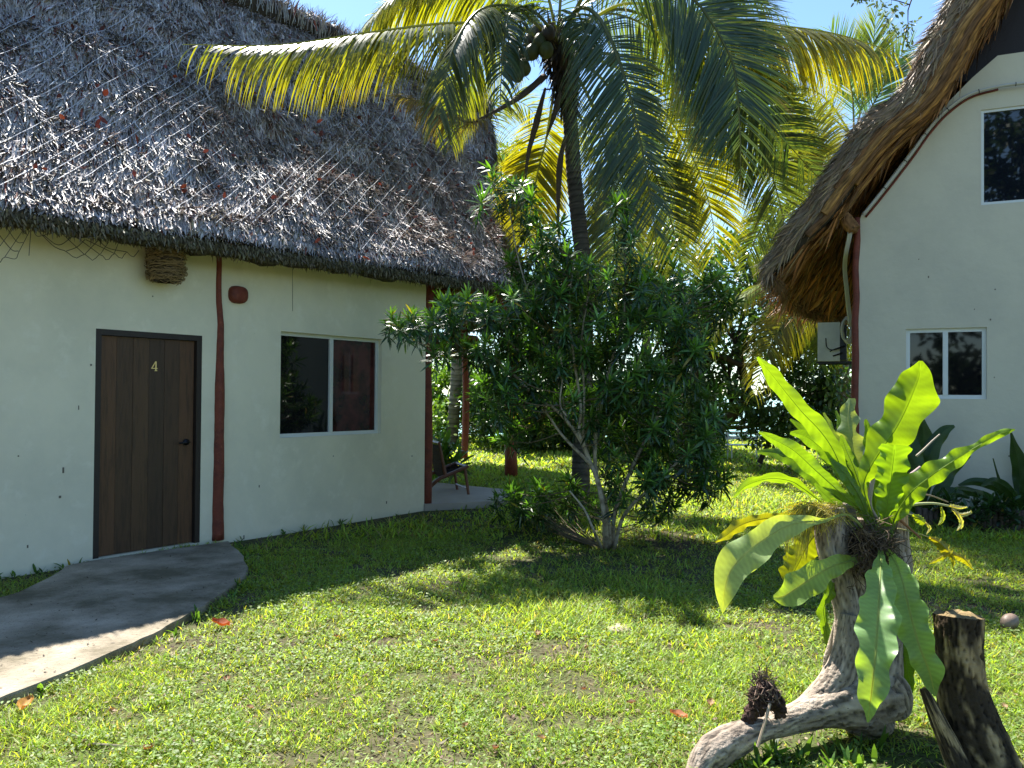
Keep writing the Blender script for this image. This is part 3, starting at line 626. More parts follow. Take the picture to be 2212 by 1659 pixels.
# ================================================================== LEAF TOOLS
OVAL = ((0, .15), (.35, 1), (.72, .8), (1, .08)); LANCE = ((0, .25), (.4, 1), (.75, .7), (1, .05))
def rosettes(mb, ctrs, axes, n, Lr, Wr, col_a, col_b, el=(70, -30), droop=.25):
    N = len(ctrs); k = np.tile(np.arange(n), N); C = np.repeat(ctrs, n, 0); X_ = nrm(np.repeat(axes, n, 0))
    ref = np.where(np.abs(X_[:, 2:]) < .9, A([[0, 0, 1.]]), A([[1., 0, 0]])); a = nrm(np.cross(X_, ref)); b = np.cross(X_, a)
    ph = k*2.39996+np.repeat(U_(0, 6.28, N), n)+rng.normal(0, .15, N*n); e = np.radians(el[0]+(el[1]-el[0])*(k/n)+rng.normal(0, 9, N*n))
    d = X_*np.sin(e)[:, None]+(a*np.cos(ph)[:, None]+b*np.sin(ph)[:, None])*np.cos(e)[:, None]
    base = C - X_*(k/n*U_(.05, .14, N*n))[:, None]
    nr = X_+rng.normal(0, .2, (N*n, 3)); mixv = (1-k/n)[:, None]**1.6*U_(.2, 1, (N*n, 1))
    szz = np.repeat(U_(.7, 1.25, N), n); c = (A(col_a)*(1-mixv)+A(col_b)*mixv)*U_(.55, 1.4, (N*n, 1))*np.repeat(U_(.75, 1.3, N), n)[:, None]
    k2 = rng.random(N*n) < .02; c[k2] = A((.30, .24, .04))
    strips(mb, base, d, nr, U_(*Lr, N*n)*szz, U_(*Wr, N*n)*szz, c, LANCE, bend=U_(droop*.3, droop*1.6, N*n), lat=rng.normal(0, .06, N*n))
def leaf_cloud(mb, ctrs, N, spread, Lr, Wr, base, v=.35, hang=.3):
    k = rng.integers(0, len(ctrs), N); r = rng.normal(0, 1, (N, 3)); r *= (np.minimum(1, U_(0, 1, (N, 1))**.25)/np.maximum(np.linalg.norm(r, axis=1, keepdims=True), .1))
    p = A(ctrs)[k]+r*spread
    d = r+rng.normal(0, .8, (N, 3))-A([0, 0, hang]); nr = A([0, 0, 1.])+rng.normal(0, .55, (N, 3))
    strips(mb, p, d, nr, U_(*Lr, N), U_(*Wr, N), vary(base, N, v, .10), OVAL, bend=U_(-.1, .3, N))

def frond(parent, pts, L0=.75, g=.45, base=(.05, .10, .035), yellow=0., n=80, side='cam', wid=.023, start=.12, name='frond', rad=.028, fwd=(.35, .9), lab=None, one=0, ragged=0., asy=(1., 1.), hang=0.):
    n = int(n*2.1); R = spl([P(x, y, d) for x, y, d in pts], 64); T = nrm(np.gradient(R, axis=0))
    mb = MB()
    view = nrm(R-CAM)
    if side == 'cam': S = nrm(np.cross(T, view))
    else:
        S = nrm(np.cross(T, A([0, 0, 1.])+1e-4)); bad = np.abs(T[:, 2]) > .93; S[bad] = nrm(np.cross(T, view))[bad]
        for i in range(1, 64):
            if (S[i]*S[i-1]).sum() < 0: S[i] = -S[i]
    mb.tube(R, np.linspace(rad, .004, 64), 6, c=A((.16, .17, .05))*(1+yellow), cap=False)
    for sg in ((-1, 1) if not one else (one, one)):
        t = np.sort(U_(start, 1, n)*.5+np.linspace(start, .995, n)*.5); f = t*63; i = np.minimum(f.astype(int), 62); u = (f-i)[:, None]
        p = R[i]*(1-u)+R[i+1]*u; tt = nrm(T[i]*(1-u)+T[i+1]*u); s_ = nrm(S[i]*(1-u)+S[i+1]*u)*sg
        tn = (t-start)/(1-start); ln = L0*(.45+.62*np.sin(math.pi*np.clip(tn*.9+.06, 0, 1))**.8)*(1-.35*tn**3)*(1+rng.normal(0, .06, n))
        ln = ln*(asy[0] if sg < 0 else asy[1])
        if ragged: ln *= np.where(rng.random(n) < ragged, U_(.3, .8, n), 1)
        fa = (fwd[0]+(fwd[1]-fwd[0])*tn)[:, None]+rng.normal(0, .035, (n, 1))
        nf = nrm(np.cross(tt, s_))*sg; nf = np.where(nf[:, 2:] < 0, -nf, nf)
        d = nrm(s_*np.cos(fa)+tt*np.sin(fa)+nf*U_(.0, .14, (n, 1))+rng.normal(0, .025, (n, 3))-A([0, 0, hang])); K_ = 5; cur = p.copy(); vs = []; cs = []
        brown = (rng.random(n) < .15)[:, None]; c0 = vary(base, n, .22, .06); ytip = A((.38, .34, .025)); ym = np.clip(yellow+rng.normal(0, .15, (n, 1)), 0, 1)
        gg = g*U_(.7, 1.3, (n, 1)); wprof = [.5, 1, .95, .7, .35, .03]
        for j in range(K_+1):
            wv = nrm(tt-d*(tt*d).sum(1, keepdims=True)+rng.normal(0, .02, (n, 3))); hw = (wid*wprof[j]*.5*(.6+.4*ln/L0))[:, None]
            vs += [cur-wv*hw, cur+wv*hw]
            yy = ym*(.35+.65*j/K_); cc = c0*(1-yy)+ytip*yy
            if j >= 4: cc = np.where(brown, cc*.4+A((.16, .09, .03))*.6, cc)
            cs += [cc, cc]; cur = cur+d*(ln/K_)[:, None]; d = nrm(d+A([0, 0, -1.])*gg*(.35+.25*j)*.9)
        v = np.stack(vs, 1).reshape(-1, 3); cc = np.stack(cs, 1).reshape(-1, 3); b = (np.arange(n)*2*(K_+1))[:, None]
        q = np.concatenate([b+A([[2*j, 2*j+1, 2*j+3, 2*j+2]]) for j in range(K_)], 1).reshape(-1, 4); mb.add(v, q, None, cc)
    o = mb.build(name, M['palm'], parent)
    if lab: o['label'] = lab
    return o
def palm_trunk(parent, pts, r0, r1, rings=60, dark=1.):
    R = spl(pts, rings*4); k = len(R); rad = np.linspace(r0, r1, k)*(1+.055*((np.arange(k) % 4) == 0)+.02*((np.arange(k) % 4) == 1))
    rad[:8] *= np.linspace(1.5, 1.05, 8)
    mb = MB(); c0 = mb.n; mb.tube(R, rad, 14, rough=.05)
    ringc = np.where((np.arange(k) % 4) <= 0, .55, 1.)[:, None]*A((.22, .19, .15))*dark*U_(.7, 1.2, (k, 1)); cc = np.concatenate([np.repeat(ringc, 14, 0), ringc[:1], ringc[-1:]]); mb.c[-1] = cc*U_(.75, 1.2, (len(cc), 1))
    return mb.build('trunk', M['palmwood'], parent, True)

# ================================================================== MAIN COCONUT PALM
TD = 11.5
pal = empty('coconut_palm', G(1256, 1089), 'tall coconut palm with ringed trunk and drooping fronds between the two houses', 'palm tree')
palm_trunk(pal, [G(1254, 1089)-A([0, 0, .1]), P(1256, 950, TD), P(1263, 760, TD), P(1262, 600, TD), P(1250, 480, TD), P(1240, 380, TD), P(1234, 290, TD), P(1226, 210, TD), P(1205, 120, TD)], .136, .102, 75, .42)
mb = MB(); N = 900; cc0 = P(1208, 135, TD); t = rng.random((N, 1)); ang = U_(0, 6.283, N)
bp_ = P(1228, 235, TD)*(1-t)+P(1204, 80, TD)*t; rd = np.stack([np.cos(ang), np.sin(ang), 0*ang], 1)
strips(mb, bp_+rd*.13*(1+.7*t), rd*.35+A([0, 0, -1.])*np.where(rng.random((N, 1)) < .5, 1, -1.4)+rng.normal(0, .2, (N, 3)), rd, U_(.12, .32, N), U_(.02, .06, N), vary((.06, .042, .028), N, .5), bend=U_(-.2, .3, N))
N = 160; ang = U_(0, 6.283, N)
mb.build('fibre_sheath', M['thatch'], pal)
for (x, y, dd, ln_) in [(1204, 235, -.1, .5), (1185, 260, .0, .7), (1196, 330, -.15, .55)]:
    pass
mb = MB()   # hanging dead spathes by the trunk
for pts in ([(1222, 290), (1210, 350), (1206, 430), (1206, 520)], [(1178, 190), (1160, 260), (1140, 340), (1134, 420)], [(1210, 200), (1200, 240), (1180, 300)]):
    c_ = spl([P(x, y, TD-.25) for x, y in pts], 20); mb.tube(c_, np.interp(np.linspace(0, 1, 20), [0, .3, 1], [.02, .055, .008]), 6, c=(.10, .075, .05), rough=.2)
mb.tube(spl([P(1175, 165, TD-.2), P(1130, 205, TD-.7), P(1080, 235, TD-1.1), P(1030, 262, TD-1.5)], 24), np.linspace(.05, .02, 24), 6, c=(.09, .065, .045)); mb.build('dead_stalk', M['palmwood'], pal, True)
M['nut'] = mat('coconut_husk', rough=.5, spec=.4, attr=True, bump=.2, bscale=20)
for (x, y, dd) in [(1116, 158, -.5), (1103, 148, -.35), (1131, 146, -.4), (1104, 108, -.4), (1096, 126, -.2), (1150, 112, -.5), (1166, 92, -.5), (1184, 72, -.5), (1160, 70, -.3), (1146, 88, -.2), (1180, 108, -.55), (1128, 122, -.1), (1260, 95, -.4), (1285, 118, -.3), (1272, 130, -.1), (1325, 128, .1)]:
    c_ = P(x, y, TD+dd); ax = nrm(A([rng.normal(0, .3), rng.normal(0, .3), -1])); mb = MB()
    pr_ = [(-.135*math.cos(t), .105*math.sin(t)*(1+.06*math.cos(3*t))) for t in np.linspace(0, math.pi, 10)]
    solid_of_rev(mb, c_, ax, pr_, 12); cc = A((.075, .085, .022)) if rng.random() < .6 else A((.06, .038, .022)); mb.c[-1][:] = cc*U_(.7, 1.2)
    mb.build('coconut', M['nut'], pal, True)
mb = MB()   # fruit stalks
for tx, ty in [(1116, 145), (1104, 110), (1150, 105), (1184, 70), (1260, 90)]:
    mb.tube(spl([P(1203, 110, TD), P((tx+1203)/2, (ty+90)/2-8, TD-.25), P(tx, ty, TD-.4)], 10), .02, 5, c=(.16, .11, .04))
    for k in range(14): mb.tube([P(tx, ty, TD-.4), P(tx+rng.normal(0, 14), ty+U_(5, 40), TD-.4+rng.normal(0, .1))], .005, 3, c=(.22, .17, .05), cap=False)
mb.build('fruit_stalk', M['palmwood'], pal)
GR = (.075, .12, .065); GL = (.11, .18, .04)
o_ = (1200, 95)
FR = [
 dict(pts=[(1195, 100, 11.4), (1120, 62, 10.9), (980, 50, 10.2), (800, 70, 9.6), (600, 97, 9.3), (395, 96, 9.2)], L0=1.05, g=.55, hang=.7, yellow=.6, side='h', base=(.08, .12, .05), n=95, start=.1),
 dict(pts=[(1195, 90, 11.5), (1110, 10, 11.4), (1000, -45, 11.2), (880, -30, 11), (800, 40, 10.9), (762, 90, 10.8)], L0=1.0, g=.5, hang=.6, yellow=.8, side='h', base=GL, n=95),
 dict(pts=[(1195, 90, 11.4), (1120, 20, 10.6), (1040, 20, 9.9), (985, 90, 9.5), (955, 200, 9.3), (940, 300, 9.2)], L0=.95, g=.6, hang=.5, yellow=.15, side='h', base=(.09, .12, .06), n=90),
 dict(pts=[(1200, 110, 11.6), (1130, 60, 12.2), (1040, 110, 12.8), (985, 230, 13), (965, 330, 13.1)], L0=.8, g=.6, yellow=.6, base=GL, n=70),
 dict(pts=[(1208, 95, 11.3), (1247, 20, 10.8), (1297, 43, 10.3), (1347, 160, 9.9), (1386, 320, 9.7), (1412, 470, 9.6), (1420, 560, 9.6)], L0=1.2, g=.17, base=GR, n=110, rad=.035, fwd=(.45, .95), asy=(1., .5)),
 dict(pts=[(1210, 90, 11.4), (1290, -50, 10.8), (1400, -60, 10.2), (1500, 0, 9.8), (1575, 117, 9.5), (1592, 200, 9.4), (1599, 300, 9.3), (1600, 390, 9.3)], L0=1.35, g=.16, base=(.07, .115, .065), n=125, rad=.035, fwd=(.5, 1.), start=.18, asy=(1., .8)),
 dict(pts=[(1210, 95, 11.6), (1340, 10, 11.3), (1500, 30, 10.9), (1640, 50, 10.6), (1780, 68, 10.4), (1880, 95, 10.3), (1978, 133, 10.2)], L0=1.1, g=.5, hang=.8, yellow=1., side='h', base=(.12, .13, .05), n=105, start=.2),
 dict(pts=[(1212, 100, 11.5), (1330, 20, 11.5), (1470, 80, 11.4), (1592, 200, 11.3), (1675, 283, 11.2), (1775, 392, 11.1)], L0=.95, g=.22, base=GR, n=100, start=.25),
 dict(pts=[(1210, 110, 12), (1340, 150, 12.6), (1440, 250, 13), (1505, 360, 13.2), (1538, 470, 13.3), (1545, 570, 13.3)], L0=1.0, g=.14, yellow=1.2, base=(.24, .26, .02), n=100, start=.2),
 dict(pts=[(1212, 110, 11.9), (1380, 130, 12.2), (1530, 230, 12.4), (1637, 320, 12.5), (1685, 440, 12.5), (1700, 560, 12.5)], L0=.9, g=.2, yellow=.25, base=GR, n=90, start=.3),
 dict(pts=[(1205, 140, 11.9), (1196, 200, 12.3), (1180, 300, 12.6), (1160, 380, 12.8), (1146, 470, 12.9), (1142, 560, 12.9)], L0=.85, g=.18, yellow=1., base=(.15, .17, .02), n=85, start=.15),
 dict(pts=[(1212, 140, 11.8), (1250, 170, 11.9), (1300, 280, 12), (1328, 420, 12), (1325, 560, 12), (1308, 650, 12)], L0=.8, g=.2, yellow=.4, base=GR, n=90, start=.2),
 dict(pts=[(1212, 130, 11.8), (1290, 160, 12.2), (1370, 280, 12.5), (1435, 430, 12.6), (1480, 600, 12.6)], L0=.85, g=.2, yellow=.3, base=GR, n=90, start=.25),
 dict(pts=[(1205, 85, 11.4), (1180, -20, 11.2), (1140, -110, 11), (1060, -160, 10.8), (980, -140, 10.7)], L0=.8, g=.6, yellow=.4, base=GL, n=70),
 dict(pts=[(1205, 85, 11.4), (1215, -40, 11.2), (1240, -160, 10.8), (1290, -230, 10.4), (1360, -240, 10.)], L0=.8, g=.5, base=GR, n=70),
 dict(pts=[(1208, 90, 11.5), (1270, 0, 11.9), (1380, -70, 12.3), (1520, -60, 12.6), (1620, -5, 12.8), (1700, 40, 12.9)], L0=.8, g=.5, base=GR, n=85, side='h', yellow=.1),
 dict(pts=[(1208, 90, 11.3), (1160, 30, 10.6), (1110, 20, 10), (1090, 80, 9.6), (1082, 180, 9.4), (1080, 250, 9.4)], L0=.6, g=.8, base=(.06, .10, .05), n=60, side='h'),
 dict(pts=[(1208, 90, 11.5), (1240, 30, 10.9), (1260, 60, 10.5), (1262, 140, 10.3)], L0=.6, g=.6, base=GR, n=45, side='h'),
 dict(pts=[(1200, 90, 11.8), (1120, 10, 12.4), (1000, -20, 12.8), (880, 10, 13), (800, 60, 13.1)], L0=.8, g=.6, yellow=.8, base=GL, n=70),
 dict(pts=[(1208, 90, 11.8), (1300, 30, 12.5), (1400, 60, 13), (1470, 150, 13.3), (1520, 270, 13.4)], L0=.85, g=.28, yellow=.15, base=GR, n=75),
]
for kw in FR: frond(pal, **kw)
# dead frond over the left roof
frond(pal, [(1175, 165, 11.3), (1080, 235, 10.4), (1020, 264, 10.), (960, 245, 9.9), (890, 215, 9.9), (830, 205, 9.9)], L0=.55, g=.9, base=(.20, .15, .09), n=42, side='h', start=.45, wid=.02, name='dead_frond', rad=.03, lab='dry brown dead frond resting toward the roof', ragged=.4)

# background palms
def palm_b(base, crownp, lab, fr, n=60, L0=.75, trunk=True, r=.13):
    e = empty('coconut_palm', base, lab, 'palm tree', 'coconut palms beyond the lawn')
    if trunk: palm_trunk(e, [base-A([0, 0, .1]), base*.6+crownp*.4+A([.1, 0, 0]), crownp], r*1.15, r*.85, 50, .9)
    for kw in fr: frond(e, n=n, L0=L0, **kw)
    return e
Y2 = (.13, .16, .03)
D2 = 15.5
palm_b(G(1822, 1019), P(1795, 545, D2), 'coconut palm behind the right house with fronds hanging above the lake', [
 dict(pts=[(1795, 545, D2), (1740, 575, D2-.3), (1681, 600, D2-.6), (1611, 633, D2-.8), (1552, 690, D2-1), (1528, 770, D2-1)], yellow=.4, base=GL, g=.7, side='h'),
 dict(pts=[(1795, 550, D2), (1765, 620, D2-.3), (1720, 668, D2-.5), (1681, 714, D2-.6), (1653, 775, D2-.7), (1627, 860, D2-.7)], yellow=.5, base=(.14, .16, .06), g=.5),
 dict(pts=[(1795, 540, D2), (1750, 460, D2), (1700, 440, D2), (1640, 500, D2), (1600, 600, D2)], yellow=.35, base=GL, g=.5),
 dict(pts=[(1795, 540, D2), (1760, 420, D2), (1720, 340, D2), (1660, 330, D2), (1610, 380, D2)], yellow=.5, base=Y2, g=.5),
 dict(pts=[(1795, 540, D2), (1780, 420, D2), (1775, 330, D2), (1755, 240, D2), (1715, 190, D2)], yellow=.7, base=Y2, g=.3),
 dict(pts=[(1795, 540, D2), (1810, 440, D2+.5), (1840, 360, D2+.8), (1890, 330, D2+1)], yellow=.3, base=GL, g=.4),
 dict(pts=[(1795, 550, D2), (1800, 640, D2), (1790, 720, D2), (1770, 800, D2)], yellow=.2, base=GL, g=.4)], n=75)
D3 = 19.
palm_b(G(1858, 993), P(1845, 300, D3), 'tallest far coconut palm with young bright upright fronds rising beside the thatched gable', [
 dict(pts=[(1845, 300, D3), (1868, 200, D3), (1885, 110, D3), (1892, 22, D3)], yellow=.55, base=(.16, .24, .04), g=.12, fwd=(.9, 1.2)),
 dict(pts=[(1845, 300, D3), (1840, 200, D3), (1815, 110, D3), (1790, 55, D3)], yellow=.2, base=(.10, .2, .08), g=.1, fwd=(.8, 1.1)),
 dict(pts=[(1845, 300, D3), (1900, 200, D3), (1940, 130, D3), (1975, 90, D3)], yellow=.1, base=(.10, .17, .10), g=.2, fwd=(.8, 1.1)),
 dict(pts=[(1845, 300, D3), (1780, 210, D3), (1710, 190, D3), (1650, 240, D3), (1630, 330, D3)], yellow=.7, base=Y2, g=.4),
 dict(pts=[(1845, 300, D3), (1790, 250, D3-.5), (1740, 260, D3-.7), (1690, 330, D3-.8), (1670, 420, D3-.8)], yellow=.6, base=Y2, g=.4),
 dict(pts=[(1845, 310, D3), (1800, 320, D3-.8), (1760, 380, D3-1), (1740, 470, D3-1)], yellow=.45, base=Y2, g=.4)], n=60, L0=1.0)
D4 = 22.5
palm_b(G(975, 966), P(990, 430, D4), 'coconut palm with pale ringed trunk seen through the porch of the long white house', [
 dict(pts=[(990, 430, D4), (1040, 340, D4), (1090, 330, D4), (1130, 400, D4), (1140, 500, D4)], yellow=.6, base=Y2, g=.4),
 dict(pts=[(990, 430, D4), (1030, 280, D4), (1080, 220, D4), (1140, 230, D4), (1180, 300, D4)], yellow=.5, base=Y2, g=.4),
 dict(pts=[(990, 430, D4), (1060, 400, D4), (1110, 430, D4), (1130, 540, D4)], yellow=.4, base=GL, g=.5),
 dict(pts=[(990, 430, D4), (990, 300, D4), (950, 200, D4), (900, 170, D4)], yellow=.4, base=GL, g=.4)], n=55, L0=1.0, r=.16)
D5 = 24.
palm_b(G(1400, 958), P(1370, 330, D5), 'far coconut palm mostly hidden behind the central palm fronds', [
 dict(pts=[(1370, 330, D5), (1440, 260, D5), (1510, 300, D5), (1560, 400, D5), (1580, 500, D5)], yellow=.8, base=Y2, g=.4),
 dict(pts=[(1370, 330, D5), (1420, 340, D5), (1470, 420, D5), (1490, 540, D5)], yellow=.6, base=Y2, g=.4),
 dict(pts=[(1370, 330, D5), (1300, 260, D5), (1230, 300, D5), (1190, 400, D5), (1180, 500, D5)], yellow=.6, base=Y2, g=.4),
 dict(pts=[(1370, 330, D5), (1340, 420, D5), (1320, 540, D5), (1320, 660, D5)], yellow=.3, base=GL, g=.4),
 dict(pts=[(1370, 330, D5), (1370, 200, D5), (1400, 110, D5), (1470, 80, D5)], yellow=.3, base=GL, g=.4)], n=55, L0=1.1)

# ================================================================== TREES AND BUSHES BEHIND
def tree(name, base, lab, cat, blobs, N, Lr, Wr, base_c, limbs=(), trunk_r=.2, group=None, barkm='bark_dark', spread=.55, nolimb=False):
    e = empty(name, base, lab, cat, group)
    mb = MB(); cs = A([b[:3] for b in blobs])
    top = cs[np.argmax(cs[:, 2])]; mid = A([cs[:, 0].mean(), cs[:, 1].mean(), cs[:, 2].min()*.6+.4*cs[:, 2].mean()])
    if trunk_r > 0:
        tp = spl([base-A([0, 0, .15]), base*.5+mid*.5+A([.15, 0, 0]), mid], 16); mb.tube(tp, np.linspace(trunk_r*1.3, trunk_r*.7, 16), 9, rough=.1)
        for b in (cs[::max(1, len(cs)//14)] if not nolimb else cs[:10]):
            s = tp[rng.integers(8, 16)]; mb.tube(spl([s, s*.5+b*.5+rng.normal(0, .25, 3), b], 10), np.linspace(trunk_r*.4, .015, 10), 6, cap=False, rough=.1)
        for lm in limbs: mb.tube(spl([P(*q) for q in lm[0]], 26), np.linspace(lm[1], lm[2], 26), 7, rough=.12)
        mb.build('trunk', M[barkm], e, True)
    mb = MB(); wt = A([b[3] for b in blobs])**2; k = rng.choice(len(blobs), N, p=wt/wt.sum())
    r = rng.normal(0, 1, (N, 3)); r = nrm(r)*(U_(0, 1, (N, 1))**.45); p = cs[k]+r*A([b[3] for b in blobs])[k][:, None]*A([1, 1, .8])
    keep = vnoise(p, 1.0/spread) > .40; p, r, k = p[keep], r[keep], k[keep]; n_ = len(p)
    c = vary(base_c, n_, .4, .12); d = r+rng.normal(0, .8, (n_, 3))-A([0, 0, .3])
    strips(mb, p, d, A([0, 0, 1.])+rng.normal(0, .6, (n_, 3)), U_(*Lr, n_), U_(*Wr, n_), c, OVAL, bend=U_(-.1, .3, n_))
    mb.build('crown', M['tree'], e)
    return e
def pblobs(lst, n, jr=.35):
    out = []
    for (x, y, d, rx, ry, r) in lst:
        for _ in range(n):
            t = U_(0, 6.283); q = math.sqrt(rng.random()); out.append((*P(x+rx*q*math.cos(t), y+ry*q*math.sin(t), d+rng.normal(0, jr*2)), r*U_(.6, 1.3)))
    return out
# lakeside broadleaf tree
tree('broadleaf_tree', G(1470, 988), 'dark spreading broadleaf tree at the lake shore left of the air conditioner', 'tree',
     pblobs([(1600, 640, 17.5, 90, 60, .55), (1700, 700, 17.5, 80, 60, .5), (1480, 700, 18, 80, 70, .5), (1560, 740, 18, 90, 50, .4), (1740, 830, 17, 80, 60, .55), (1800, 880, 17, 60, 50, .5), (1680, 900, 17.5, 60, 50, .45), (1520, 840, 18, 80, 50, .4), (1780, 760, 17, 50, 50, .4), (1600, 560, 18, 120, 50, .5), (1450, 560, 18.5, 90, 60, .5)], 13),
     30000, (.09, .17), (.045, .08), (.065, .12, .03), limbs=[([(1470, 960, 17.4), (1480, 860, 17.4), (1520, 780, 17.4), (1560, 772, 17.3), (1600, 788, 17.2), (1650, 786, 17)], .13, .05), ([(1480, 860, 17.4), (1500, 800, 17.4), (1545, 735, 17.4), (1570, 690, 17.5)], .09, .03), ([(1640, 1000, 17.2), (1690, 900, 17.2), (1740, 850, 17.1)], .06, .03)], trunk_r=.16)
tree('broadleaf_tree', G(1120, 966), 'tall pale leaved tree behind the porch roof end', 'tree',
     pblobs([(1110, 560, 24, 60, 110, .8), (1150, 700, 24, 90, 90, .8), (1100, 400, 25, 50, 80, .6), (1250, 640, 25, 80, 120, .8)], 15), 20000, (.10, .2), (.05, .09), (.09, .15, .045), trunk_r=.17, barkm='bark')
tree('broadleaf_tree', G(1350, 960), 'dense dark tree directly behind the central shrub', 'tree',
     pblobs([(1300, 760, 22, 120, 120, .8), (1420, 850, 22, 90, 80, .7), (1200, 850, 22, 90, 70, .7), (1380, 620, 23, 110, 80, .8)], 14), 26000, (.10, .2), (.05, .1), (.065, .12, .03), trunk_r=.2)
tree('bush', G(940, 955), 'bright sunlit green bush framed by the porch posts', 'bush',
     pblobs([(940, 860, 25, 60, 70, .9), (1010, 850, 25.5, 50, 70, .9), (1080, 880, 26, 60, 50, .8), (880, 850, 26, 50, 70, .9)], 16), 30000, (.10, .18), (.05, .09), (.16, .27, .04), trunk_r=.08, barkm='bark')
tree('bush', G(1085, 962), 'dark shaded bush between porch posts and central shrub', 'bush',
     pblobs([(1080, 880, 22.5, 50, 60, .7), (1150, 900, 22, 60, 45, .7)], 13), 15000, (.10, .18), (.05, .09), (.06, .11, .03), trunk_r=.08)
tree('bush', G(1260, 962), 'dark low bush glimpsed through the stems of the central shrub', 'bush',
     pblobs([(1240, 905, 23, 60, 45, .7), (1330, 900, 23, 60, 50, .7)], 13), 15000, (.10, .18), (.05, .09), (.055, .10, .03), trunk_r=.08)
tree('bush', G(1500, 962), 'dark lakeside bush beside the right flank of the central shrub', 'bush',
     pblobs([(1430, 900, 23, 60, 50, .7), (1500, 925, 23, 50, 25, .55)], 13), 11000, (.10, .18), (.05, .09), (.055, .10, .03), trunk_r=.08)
tree('bush', G(1690, 948), 'low shoreline bush in front of the lake below the broadleaf tree', 'bush',
     pblobs([(1700, 952, 26, 90, 20, .6), (1810, 945, 26, 60, 30, .7), (1600, 965, 27, 60, 8, .4)], 14), 12000, (.10, .2), (.03, .06), (.05, .10, .03), trunk_r=.05)
tree('broadleaf_tree', A([12.6, 17.5, 0]), 'high tree behind the right house trailing a thin leafy twig into the sky', 'tree',
     [(*(A([12.6, 17., 12.5])+rng.normal(0, 1.1, 3)), 1.0) for _ in range(14)]+[(*P(1935+rng.normal(0, 22), 30+U_(-40, 45), 14.5), .16) for _ in range(10)]+[(*P(1915, 40, 14.5), .15), (*P(1955, 95, 14.5), .16), (*P(1948, 108, 14.5), .14), (*P(1900, 3, 14.5), .15), (*P(1860, -6, 14.5), .15)]*2,
     9000, (.07, .12), (.03, .05), (.09, .11, .05), limbs=[([(2150, -160, 16), (2010, -60, 15), (1965, 10, 14.5), (1962, 60, 14.5)], .06, .006), ([(1965, 10, 14.5), (1930, 0, 14.5), (1885, -5, 14.5)], .012, .005), ([(1962, 60, 14.5), (1950, 100, 14.5)], .006, .004)], trunk_r=.22, spread=.3, nolimb=True)
# vegetation behind the camera : a mirrored tree, and bushes added to darken the lower panes
tree('broadleaf_tree', A([.8, -13, 0]), 'big dark tree mirrored in the upper window', 'tree',
     [(*(A([.8, -12.5, 9.0])+rng.normal(0, 1, 3)*A([2.6, 1.5, 2.6])), 1.3) for _ in range(26)], 9000, (.25, .45), (.14, .24), (.03, .05, .018), trunk_r=.3, spread=.9)
for k, x in enumerate((-14, -8, -3, 4, 9, 15)):
    tree('bush', A([x, -15+U_(-1, 1), 0]), 'dark bush added behind the viewer to darken the low window reflection', 'bush', [(*(A([x, -15, 2.0])+rng.normal(0, 1, 3)*A([1.8, .8, 1.0])), 1.2) for _ in range(9)], 2500, (.3, .5), (.16, .26), (.03, .055, .02), trunk_r=.1, group='bushes added behind the viewer', spread=.9)

# ================================================================== CENTRAL SHRUB
sh = empty('large_shrub', G(1308, 1186), 'big multi-stemmed shrub with whorls of narrow glossy leaves in the lawn centre', 'shrub')
SDp = 8.0
stems = [([(1309, 1186), (1305, 1108), (1291, 1038), (1277, 1004), (1255, 952), (1225, 910), (1197, 882), (1160, 858), (1110, 810)], .045, .016, 0),
 ([(1255, 952), (1251, 930), (1255, 888), (1251, 848), (1238, 760), (1230, 660), (1240, 560)], .024, .012, .0), ([(1262, 965), (1259, 930), (1262, 848), (1256, 740), (1270, 640)], .02, .01, .05),
 ([(1318, 1186), (1310, 1100), (1286, 1010), (1291, 888), (1303, 848), (1330, 750), (1347, 690), (1350, 560), (1340, 440)], .035, .010, .1), ([(1277, 1004), (1249, 976), (1225, 952), (1205, 928), (1181, 894), (1150, 870)], .026, .012, .1),
 ([(1300, 1186), (1283, 1148), (1263, 1102), (1230, 1060)], .026, .012, -.1), ([(1322, 1186), (1330, 1100), (1370, 1000), (1420, 900), (1460, 780), (1480, 640)], .035, .012, .25),
 ([(1326, 1188), (1350, 1110), (1420, 1040), (1500, 960), (1540, 900)], .03, .012, .15), ([(1225, 910), (1210, 840), (1180, 760), (1150, 660), (1120, 560), (1100, 450)], .018, .008, .5),
 ([(1181, 894), (1150, 800), (1080, 720), (1000, 690), (900, 685), (830, 690)], .016, .006, .5), ([(1224, 900), (1210, 870), (1215, 800), (1200, 720)], .014, .008, -.05), ([(1110, 810), (1060, 780), (1000, 760), (950, 755)], .012, .006, .45)]
sp3 = []
for k, (pl, r0, r1, dd) in enumerate(stems):
    p3 = spl([P(x, y, SDp-.25+dd+(i*.04)) if y < 1150 else G(x, y) for i, (x, y) in enumerate(pl)], 40); sp3.append(p3)
    mb = MB(); mb.tube(p3, np.linspace(r0, r1, 40)*.72, 8, rough=.12); mb.build('stem', M['bark'], sh, True)
SP = np.concatenate(sp3)
